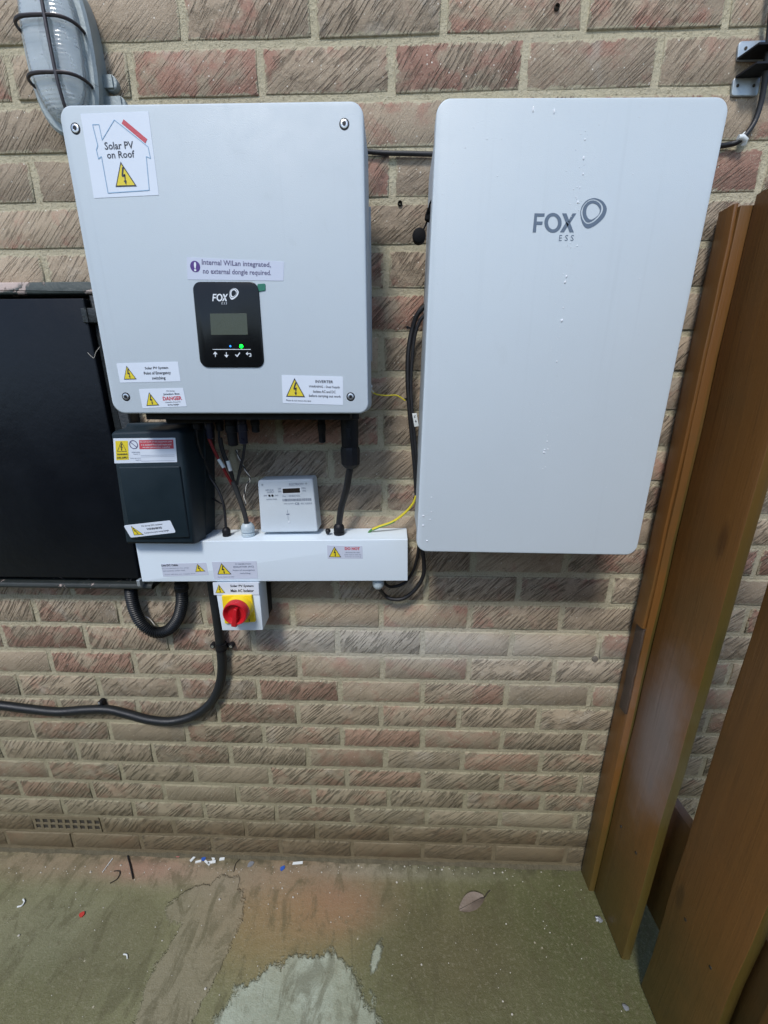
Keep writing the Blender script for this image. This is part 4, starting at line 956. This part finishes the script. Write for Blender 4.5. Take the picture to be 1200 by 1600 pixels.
# saddle clip and single clip
q = P(345, 1009, -.017); clip = thing('saddle_clip', 'black saddle clip with two ears holding the upright conduit', 'clip', (q.x, 0, q.z), 'conduit clips')
mb = MB(); mb.tube([q+Vector((.001, 0, .008)), q+Vector((0, 0, -.008))], .0140, 18); mb.tube([q+Vector((0, 0, -.010)), q+Vector((-.0003, 0, -.0125))], .0135, 18); mb.build('band', 'black', clip, smooth=50)
for sx_, u in ((-1, 333.5), (1, 362)):
    e = P(u, 1008, -.006); mb = MB(); mb.lathe((e.x, 0, e.z), (0, -1, 0), [(0, .0075), (.010, .0075), (.0125, .006)], 14); mb.box((min(e.x, q.x), -.010, e.z-.005), (max(e.x, q.x), -.003, e.z+.005)); er = mb.build('ear', 'black', clip, smooth=40)
    mb = MB(); mb.lathe((e.x, -.0125, e.z), (0, -1, 0), [(0, .0042), (.0008, .0038), (.0010, .001)], 10); mb.build('screw', 'steel', er)
q = P(158, 1098, -.01); clip = thing('nail_clip', 'single black clip above the conduit dip at lower left', 'clip', (q.x, 0, q.z), 'conduit clips')
mb = MB(); slab(mb, [(q.x-.006, q.z+.008), (q.x+.007, q.z+.008), (q.x+.007, q.z-.012), (q.x-.006, q.z-.012)], -.001, -.016, .004, .002); mb.build('block', 'black', clip)
mb = MB(); mb.lathe((q.x-.001, -.016, q.z+.003), (0, -1, 0), [(0, .0035), (.001, .003)], 10); mb.build('nail', 'steel', clip)
# battery leads
YL = -.028
cable('battery_cable', 'thick black battery lead running down the left of the battery to a loop', 'cable', [P(684, 470, -.05), P(668, 476, -.04), P(653, 490, -.035), P(644, 515, YL), P(638, 550, YL), P(637, 590, YL), P(639, 630, YL), P(643, 675, YL), P(648, 730, YL), P(652, 790, YL), P(657, 840, YL), P(662, 875, YL), P(661, 900, YL), P(648, 922, YL), P(630, 935, YL), P(612, 936, YL), P(601, 930, YL), P(594, 922, -.048), Vector((g4.x, g4.y, g4.z+.004))], .0048, 'rubber', 12)
cable('battery_cable', 'second black battery lead beside the thick one ending behind the trunking', 'cable', [P(684, 478, -.055), P(672, 486, -.045), P(657, 500, -.04), P(648, 525, -.036), P(644, 560, -.034), P(642, 600, -.033), P(644, 645, -.034), P(649, 700, -.035), P(653, 760, -.03), P(655, 815, -.022), P(654, 855, -.016), P(649, 882, -.012), P(641, 900, -.012), P(630, 912, -.012), P(612, 917, -.02), P(602, 912, -.03), P(601, 902, -.035)], .0036, 'rubber', 10)
q = P(649, 656, -.042); t_ = Sheet(-.042, (644, 646), (651, 645.5), (654.5, 666), (647.5, 667)); tg = MB(); slab(tg, xz(t_.c), -.040, -.0425, .0006, .0003, 2)
o = tag(tg.build('cable_tag', 'whitebit', None, q), 'white printed tag on the battery lead beside the battery', 'cable tag', 'cable tags')
t_.t = .0005; mb = MB(); t_.text(mb, 'BAT', .25, .75, .15, .35, 0, .02); t_.text(mb, '+', .3, .7, .5, .7, 0, .03); mb.build('lettering', 'blackprint', o, smooth=0)
for u, v, dx, lab in ((637, 512, -.008, 'black cable tie stub on the battery lead near its top'), (634, 624, -.008, 'black cable tie stub on the battery lead beside the earth wire'), (648, 778, -.009, 'black cable tie stub just above the yellow earth wire')):
    q = P(u+4, v, YL); mb = MB(); mb.tube([q+Vector((.0045, 0, -.002)), q+Vector((dx, -.004, .001))], .0018, 6); mb.box((q.x-.0072, YL-.004, q.z-.0028), (q.x-.003, YL+.002, q.z+.0028)); tag(mb.build('cable_tie', 'black', None, q, smooth=40), lab, 'cable tie', 'cable ties')
cable('earth_wire', 'thin green and yellow earth wire from the inverter side to the battery lead', 'wire', [P(577, 603, -.06), P(580, 610, -.055), P(588, 616, -.05), P(604, 618, -.045), P(620, 618, -.04), P(633, 626, -.035)], .0015, 'earth_y', 8)
mb = MB(); mb.lathe(P(578.5, 604, -.058), (.3, -1, 0), [(0, .0042), (.002, .0042), (.0025, .002)], 12); mb.tube([P(579, 606, -.057), P(583, 613, -.052)], .0022, 8); tag(mb.build('cable_lug', 'steel', None, P(579, 605, -.058)), 'silver crimp lug screwed to the inverter right side', 'cable lug')
yw = thing('bonding_wire', 'thick yellow and green bonding wire curving from trunking to battery', 'wire', P(576, 830, -.03))
pts_ = spline([P(576, 831, -.030)+Vector((0, 0, -.003)), P(580, 828.5, -.03), P(592, 823, -.03), P(614, 815, -.03), P(633, 801, -.03), P(645, 787, -.032), P(650, 775, -.036)], 8)
mb = MB(); mb.tube(pts_[10:], lambda t: .0031-.0006*t, 10); mb.build('yellow_sleeve', 'earth_y', yw)
mb = MB(); mb.tube(pts_[:13], .0028, 10); mb.build('green_end', 'earth_g', yw)
mb = MB(); mb.tube([p+Vector((.0004, -.0012, -.0013)) for p in pts_[10:26]], .0022, 8); mb.build('green_stripe', 'earth_g', yw)
# AC plug and its cable
q = P(546, 660, -.075); plug = thing('ac_connector', 'chunky black AC plug hanging under the right end of the inverter', 'plug', q)
zt_ = P(546, 646, -.075).z; zm_ = P(546, 700, -.075).z; zb_ = P(545, 732, -.075).z; px_ = q.x
mb = MB(); mb.lathe((px_, -.075, zm_), (0, 0, 1), [(0, .0165), (.004, .0172), (zt_-zm_-.012, .0180), (zt_-zm_-.010, .0198), (zt_-zm_+.004, .0198)], 20); mb.build('body', 'black', plug, smooth=40)
mb = MB(); mb.lathe((px_, -.075, zb_), (0, 0, 1), [(0, .009), (.003, .0135), (.009, .0188), (zm_-zb_-.004, .0200), (zm_-zb_+.002, .0185)], 10); mb.build('nut', 'black', plug, smooth=20)
mb = MB(); mb.box((px_-.004, -.0955, zm_+.020), (px_+.004, -.092, zm_+.040)); mb.build('release_tab', 'black', plug, smooth=0)
cable('ac_cable', 'black flexible AC cable dropping from the plug into the trunking gland', 'cable', [Vector((px_, -.075, zb_+.006)), P(545, 742, -.072), P(541, 765, -.062), P(534, 790, -.050), P(531, 808, -.043), Vector((g3.x, g3.y, g3.z-.004))], .0072, 'rubber', 12)
# DC side
for u, r, v1, mt, lab in ((325, .0085, 686, 'blueblack', 'blue black connector under the inverter left of the wider socket'), (360, .012, 697, 'black', 'wide black socket under the inverter beside the blue black plug'), (377, .0105, 694, 'blueblack', 'dark blue plug pressed against the wide black socket')):
    Yk = -.07; q = P(u, 655, Yk); zl = P(u, v1, Yk).z; h = q.z-zl+.006
    mb = MB(); mb.lathe((q.x, Yk, zl), (0, 0, 1), [(0, r*.5), (.002, r*.8), (h*.45, r*.86), (h*.47, r), (h*.7, r*1.02), (h*.72, r*.9), (h, r*.9)], 14); tag(mb.build('dc_connector', mt, None, q, smooth=40), lab, 'connector', 'connectors under the inverter')
for u, r, v1, Yk, mt, lab in ((342, .0085, 674, -.060, 'black', 'short black connector behind the red DC cable under the inverter'), (307, .0095, 672, -.070, 'black', 'black connector nearest the enclosure under the inverter'), (398, .0090, 676, -.065, 'black', 'short black connector right of the dark blue plug'), (502, .0085, 692, -.050, 'black', 'black blanking cap halfway along the inverter underside, left of the AC plug')):
    q = P(u, 655, Yk); zl = P(u, v1, Yk).z; h = q.z-zl+.006
    mb = MB(); mb.lathe((q.x, Yk, zl), (0, 0, 1), [(0, r*.5), (.002, r*.85), (h*.45, r*.9), (h*.47, r), (h*.7, r*1.02), (h*.72, r*.9), (h, r*.9)], 14); tag(mb.build('dc_connector', mt, None, q, smooth=40), lab, 'connector', 'connectors under the inverter')
cable('dc_cable', 'black lead looping from the connector nearest the enclosure down behind it', 'cable', [P(307, 671, -.07), P(309, 690, -.066), P(317, 715, -.05), P(327, 738, -.035), P(335, 752, -.03)], .0030, 'rubber', 8)
cable('dc_cable', 'black lead from the short connector behind the red cable into the braided sleeve', 'cable', [P(342, 673, -.06), P(343, 692, -.060), P(350, 716, -.056), P(360, 740, -.053), P(367, 757, -.05)], .0028, 'rubber', 8)
mb = MB(); slab(mb, xz(Q(-.10, (256, 650), (330, 650), (330, 661), (260, 662))), -.06, -.10, .003, .002); tag(mb.build('switch_block', 'black', None, P(290, 660, -.1)), 'low black switch block under the left end of the inverter', 'switch')
cable('dc_cable', 'red DC cable slanting down under the inverter', 'cable', [P(326, 684, -.07), P(333, 700, -.068), P(344, 722, -.062), P(354, 741, -.056), P(363, 757, -.05)], .0034, 'wire_red', 8)
cable('dc_cable', 'black DC cable with a white marker beside the red one', 'cable', [P(345, 684, -.07), P(349, 705, -.066), P(357, 725, -.062), P(363, 742, -.056), P(366, 757, -.05)], .0032, 'rubber', 8)
cable('dc_cable', 'straight black cable from the wide socket to the braided sleeve', 'cable', [P(383, 690, -.07), P(380, 712, -.066), P(374, 738, -.058), P(370, 757, -.05)], .0030, 'rubber', 8)
cable('braided_sleeve', 'dark braided sleeve gathering the DC cables into the grey gland', 'cable sleeve', [P(364, 752, -.051), P(370, 768, -.050), P(377, 787, -.048), P(383, 806, -.046), Vector((g2.x-.001, g2.y, g2.z-.008))], lambda t: .0058-.0008*t, 'braid', 10)
for tl, tr_, br, bl, lab in (((339.5, 718), (343.5, 716.5), (352, 729), (347.5, 732), 'white marker sleeve on the red DC cable'), ((353.5, 720), (358.5, 719.5), (362.5, 735), (358, 736), 'white marker sleeve on the black DC cable')):
    a = (P(*tl, -.064)+P(*tr_, -.064))/2; b = (P(*bl, -.062)+P(*br, -.062))/2; mb = MB(); mb.tube([a, b], .0040, 10)
    o = tag(mb.build('marker_sleeve', 'whitebit', None, a, smooth=50), lab, 'cable tag', 'cable tags')
tw = [P(369, 703, -.058), P(374, 716, -.056), P(381, 730, -.055), P(388, 742, -.054), P(391, 749, -.053), P(387, 756, -.052), P(383, 766, -.051), P(382, 778, -.050), P(384, 790, -.049)]
sp_ = spline(tw, 10)
def helix(sp, ph, a): 
    out = []
    for i, p in enumerate(sp):
        t = ph+i*.42; out.append(p+Vector((math.cos(t)*a, math.sin(t)*a, 0)))
    return out
tp = thing('twisted_pair', 'black and white twisted signal pair dangling under the inverter', 'wire', sp_[0])
mb = MB(); mb.tube(helix(sp_, 0, .0011), .0011, 6); mb.build('white_core', 'wire_white', tp)
mb = MB(); mb.tube(helix(sp_, math.pi, .0011), .0011, 6); mb.build('black_core', 'rubber', tp)
cable('control_cable', 'thin black control cable from behind the enclosure into the small black gland', 'cable', [P(322, 735, -.03), P(331, 750, -.035), P(342, 768, -.040), P(350, 792, -.044), Vector((g1.x, g1.y, g1.z-.005))], .0030, 'rubber', 8)
cable('control_cable', 'thin dark wire crossing behind the small black gland', 'cable', [P(320, 772, -.012), P(334, 780, -.016), P(346, 787, -.022)], .0016, 'rubber', 6)
# upper wall cable
YW = -.0052
cable('wall_cable', 'black cable lying along the mortar joint between the inverter and the battery', 'cable', [P(500, 234, YW), P(560, 236, YW), P(600, 239, YW), P(640, 240, YW), P(690, 241, YW), P(760, 240, YW)], .0040, 'rubber', 8)
cable('wall_cable', 'black cable bending up the wall right of the battery top', 'cable', [P(1060, 228, YW), P(1110, 229, YW), P(1138, 226, YW), P(1154, 221, -.010), P(1168, 207, -.010), P(1180, 188, -.010), P(1189, 160, -.012), P(1195, 125, -.016), P(1198, 90, -.018), P(1203, 40, -.016), P(1210, -40, -.012)], .0044, 'rubber', 8)
q = P(1159, 218, -.008); mb = MB(); mb.tube([P(1153, 215.5, -.012), P(1160, 215, -.013), P(1164.5, 219, -.012), P(1161, 226, -.008)], .0046, 10); mb.lathe((q.x+.002, -.001, q.z+.006), (0, -1, 0), [(0, .004), (.010, .004), (.011, .002)], 10)
tag(mb.build('cable_clip', 'whitebit', None, q, smooth=50), 'white nail clip on the cable right of the battery', 'clip')

# ================================================================== GALVANISED BRACKET at the upper right
q = P(1178, 100, 0); br = thing('pipe_bracket', 'galvanised two piece bracket screwed to the wall above the battery right corner', 'bracket', (q.x, 0, q.z))
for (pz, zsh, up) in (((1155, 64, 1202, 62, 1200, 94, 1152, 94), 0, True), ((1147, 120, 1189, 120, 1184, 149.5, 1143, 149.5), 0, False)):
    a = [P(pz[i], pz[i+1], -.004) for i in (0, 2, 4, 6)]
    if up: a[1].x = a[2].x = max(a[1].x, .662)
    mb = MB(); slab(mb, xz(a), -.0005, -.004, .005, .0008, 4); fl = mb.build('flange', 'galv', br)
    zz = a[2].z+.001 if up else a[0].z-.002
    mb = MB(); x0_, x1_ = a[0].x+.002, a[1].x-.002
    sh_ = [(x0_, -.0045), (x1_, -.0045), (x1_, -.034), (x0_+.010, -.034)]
    mb.loft([[Vector((x, y, zz)) for x, y in sh_], [Vector((x, y, zz+.0028)) for x, y in sh_]]); mb.build('shelf', 'black', br, smooth=0)  # shaded undersides put into the colour: black instead of galvanised
    for f in (.2, .8):
        p = a[0]*(1-f)+a[1]*f; p = p+Vector((0, 0, -.010 if up else -.012)); mb = MB(); mb.lathe((p.x, -.0045, p.z), (0, -1, 0), [(0, .0026), (.0002, .0025)], 10); mb.build('hole', 'hole', fl)
mb = MB(); xx = .648; mb.tube([Vector((.648, -.020, P(1178, 108, -.02).z+.002)), Vector((.78, -.020, P(1178, 108, -.02).z+.002))], .0075, 12); mb.build('bar', 'wood', br)

# ================================================================== BITS ON THE GROUND (each a thing)
def chip(name, label, cat, u, v, pts, mat, t=.0012, rot=0.0, tilt=0.0, group=None):
    c = G(u, v, .0025); mb = MB(); R_ = Matrix.Rotation(rot, 3, 'Z') @ Matrix.Rotation(tilt, 3, 'X')
    rings = [[c+R_ @ Vector((x, y, z)) for x, y in pts] for z in (-t/2, t/2)]
    mb.loft(rings); lo = min(p.z for p in mb.v)
    for p in mb.v: p.z += .0006-lo
    return tag(mb.build(name, mat, None, Vector((c.x, c.y, 0)), smooth=0), label, cat, group)
def curl(name, label, cat, px, r, mat, group=None):
    return cable(name, label, cat, [G(u, v, r+.0008) for u, v in px], r, mat, 6, 5, group)
curl('black_stick', 'short black stick leaning off the foot of the wall onto the ground', 'stick', [(199.5, 1337), (204, 1354), (208, 1373)], .0022, 'black')
curl('twig', 'hooked brown dry stem lying left of the black stick', 'twig', [(172, 1380), (182, 1374), (187, 1366), (186, 1361), (178, 1361)], .0016, 'stem')
curl('twig', 'thin dark curved twig lying near the blue scraps by the wall', 'twig', [(375, 1342), (368, 1350), (365, 1362)], .0012, 'stem')
curl('white_offcut', 'white curled cable offcut alone at far left of the ground', 'cable offcut', [(27, 1417), (34, 1415), (38, 1409), (36, 1405)], .0022, 'whitebit', 'offcuts on the ground')
curl('white_offcut', 'small white curl on the worn concrete below the red scrap', 'cable offcut', [(193, 1491), (198, 1492), (199, 1498)], .0016, 'whitebit', 'offcuts on the ground')
curl('thin_strip', 'pale broken strip lying by the pink stain near the stick', 'plastic strip', [(176, 1341), (168, 1352), (160, 1363)], .0011, 'whitebit')
rc = random.Random(9)
blobp = lambda a, b, n=7: [(math.cos(2*math.pi*k/n)*a*rc.uniform(.7, 1.1), math.sin(2*math.pi*k/n)*b*rc.uniform(.7, 1.1)) for k in range(n)]
chip('red_scrap', 'small red plastic scrap on the greenish ground at left', 'scrap', 128, 1429, blobp(.008, .007), 'redbit', .004)
chip('pink_scrap', 'dull pink scrap against the foot of the wall', 'scrap', 278, 1337, blobp(.009, .006), 'pinkbit', .004)
chip('dark_chip', 'dark grey chip by the wall between the white scraps and the blue one', 'scrap', 392, 1350, blobp(.012, .008), 'metalbit', .003, .5)
chip('blue_scrap', 'bright blue oval scrap lying away from the wall', 'scrap', 441, 1357, blobp(.009, .0065), 'bluebit', .003, .9)
chip('blue_scrap', 'blue scrap among the white cable offcuts at the wall', 'scrap', 318, 1342, blobp(.008, .006), 'bluebit', .004, .3)
chip('white_strip', 'short white flat strip near the blue oval scrap', 'plastic strip', 465, 1348, [(-.016, -.004), (.016, -.003), (.016, .004), (-.015, .003)], 'whitebit', .0015, .08)
for u, v, l, w_, r, lab in ((302, 1341, .010, .004, 1.0, 'steep white offcut at the left end of the heap by the wall'), (310, 1346, .009, .003, .2, 'white offcut just left of the blue scrap, lying flat, in the heap'), (324, 1348, .012, .003, -.5, 'slanting thin white offcut in front of the blue scrap in the heap'), (333, 1341, .007, .004, -.9, 'short tilted white offcut nearest the wall right of the blue scrap'),
     (331, 1347, .012, .004, .15, 'longest white offcut in the heap lying right of the blue scrap'), (347, 1342, .008, .004, .1, 'white offcut at the right end of the heap by the wall'), (308, 1338, .006, .003, -.3, 'smallest white offcut touching the wall left of the blue scrap')):
    chip('white_scrap', lab, 'cable offcut', u, v, [(-l, -w_), (l, -w_*.7), (l*.9, w_), (-l, w_*.8)], 'whitebit', .003, r, group='heap of offcuts at the wall')
# leaf
lc = G(737, 1408, .004); leaf = thing('dry_leaf', 'curled grey brown dead leaf with a dark stalk on the ground', 'leaf', (lc.x, lc.y, 0))
mb = MB(); a_ = G(718, 1422, .002); b_ = G(756, 1402, .004); d_ = (b_-a_); n_ = Vector((-d_.y, d_.x, 0)).normalized(); rows = []
for i in range(9):
    t = i/8; wd = .021*math.sin(math.pi*min(1, t*.92+.04))**.8; c = a_+d_*t
    rows.append([c+n_*wd*s_+Vector((0, 0, .002+.010*abs(s_)**1.5*math.sin(math.pi*t)+.002*math.sin(5*t+3*s_))) for s_ in (-1, -.6, -.2, 0, .2, .6, 1)])
mb.loft(rows, (False, False), closed=False); mb.build('blade', 'leaf', leaf, smooth=60)
mb = MB(); mb.tube(spline([a_+d_*.85+Vector((0, 0, .004)), G(757, 1402, .006), G(762, 1395, .006), G(766, 1391, .004)], 5), .0013, 6); mb.tube(spline([a_+d_*t+Vector((0, 0, .0035)) for t in (0.0, .3, .6, .9)], 4), .0007, 5); mb.build('stalk', 'stem', leaf)
for u, v, r, lab in ((936, 1436, .009, 'crumpled grey foil bit beside the bottom of the first fence board'), (978, 1574, .007, 'crumpled grey foil bit near the second fence board foot')):
    c = G(u, v, r*.5); mb = MB(); mb.blob(c, (r, r*.8, r*.5), 7, 5)
    for p in mb.v: p += Vector((rc.uniform(-1, 1), rc.uniform(-1, 1), rc.uniform(-.5, .5)))*r*.25
    tag(mb.build('foil_bit', 'metalbit', None, Vector((c.x, c.y, 0)), smooth=0), lab, 'scrap')
# grit, uncountable
mb = MB(); rs = random.Random(21)
for i in range(300):
    u, v = rs.uniform(-60, 1010), 1352+abs(rs.gauss(0, 110))
    if i < 140: v = 1352+rs.random()*14
    c = G(u, v); 
    if c.x > .60: continue
    r = rs.uniform(.0006, .0020) if rs.random() < .93 else rs.uniform(.002, .0036)
    mb.blob((c.x, c.y, r*.5), (r, r*.8, r*.7), 5, 4)
mb.build('grit', 'stone', None, (0, -.2, 0), smooth=0, kind='stuff')
# crumbled mortar fillet where the wall meets the ground
mb = MB(); rs = random.Random(4); prof = []
for i in range(121):
    x = -1.9+3.8*i/120; h = rs.uniform(.003, .009); d_ = rs.uniform(.001, .006)
    prof.append([Vector((x, .009, h+.003)), Vector((x, -.001-d_*.3, h)), Vector((x, -.003-d_, .0008)), Vector((x, .009, .0008))])
mb.loft(prof, (True, True), closed=True); mb.build('mortar_fillet', 'packed_dirt', wall, smooth=60)
for o in list(COL.objects):
    if '_o' in o: del o['_o']
print('bricks', nb_)
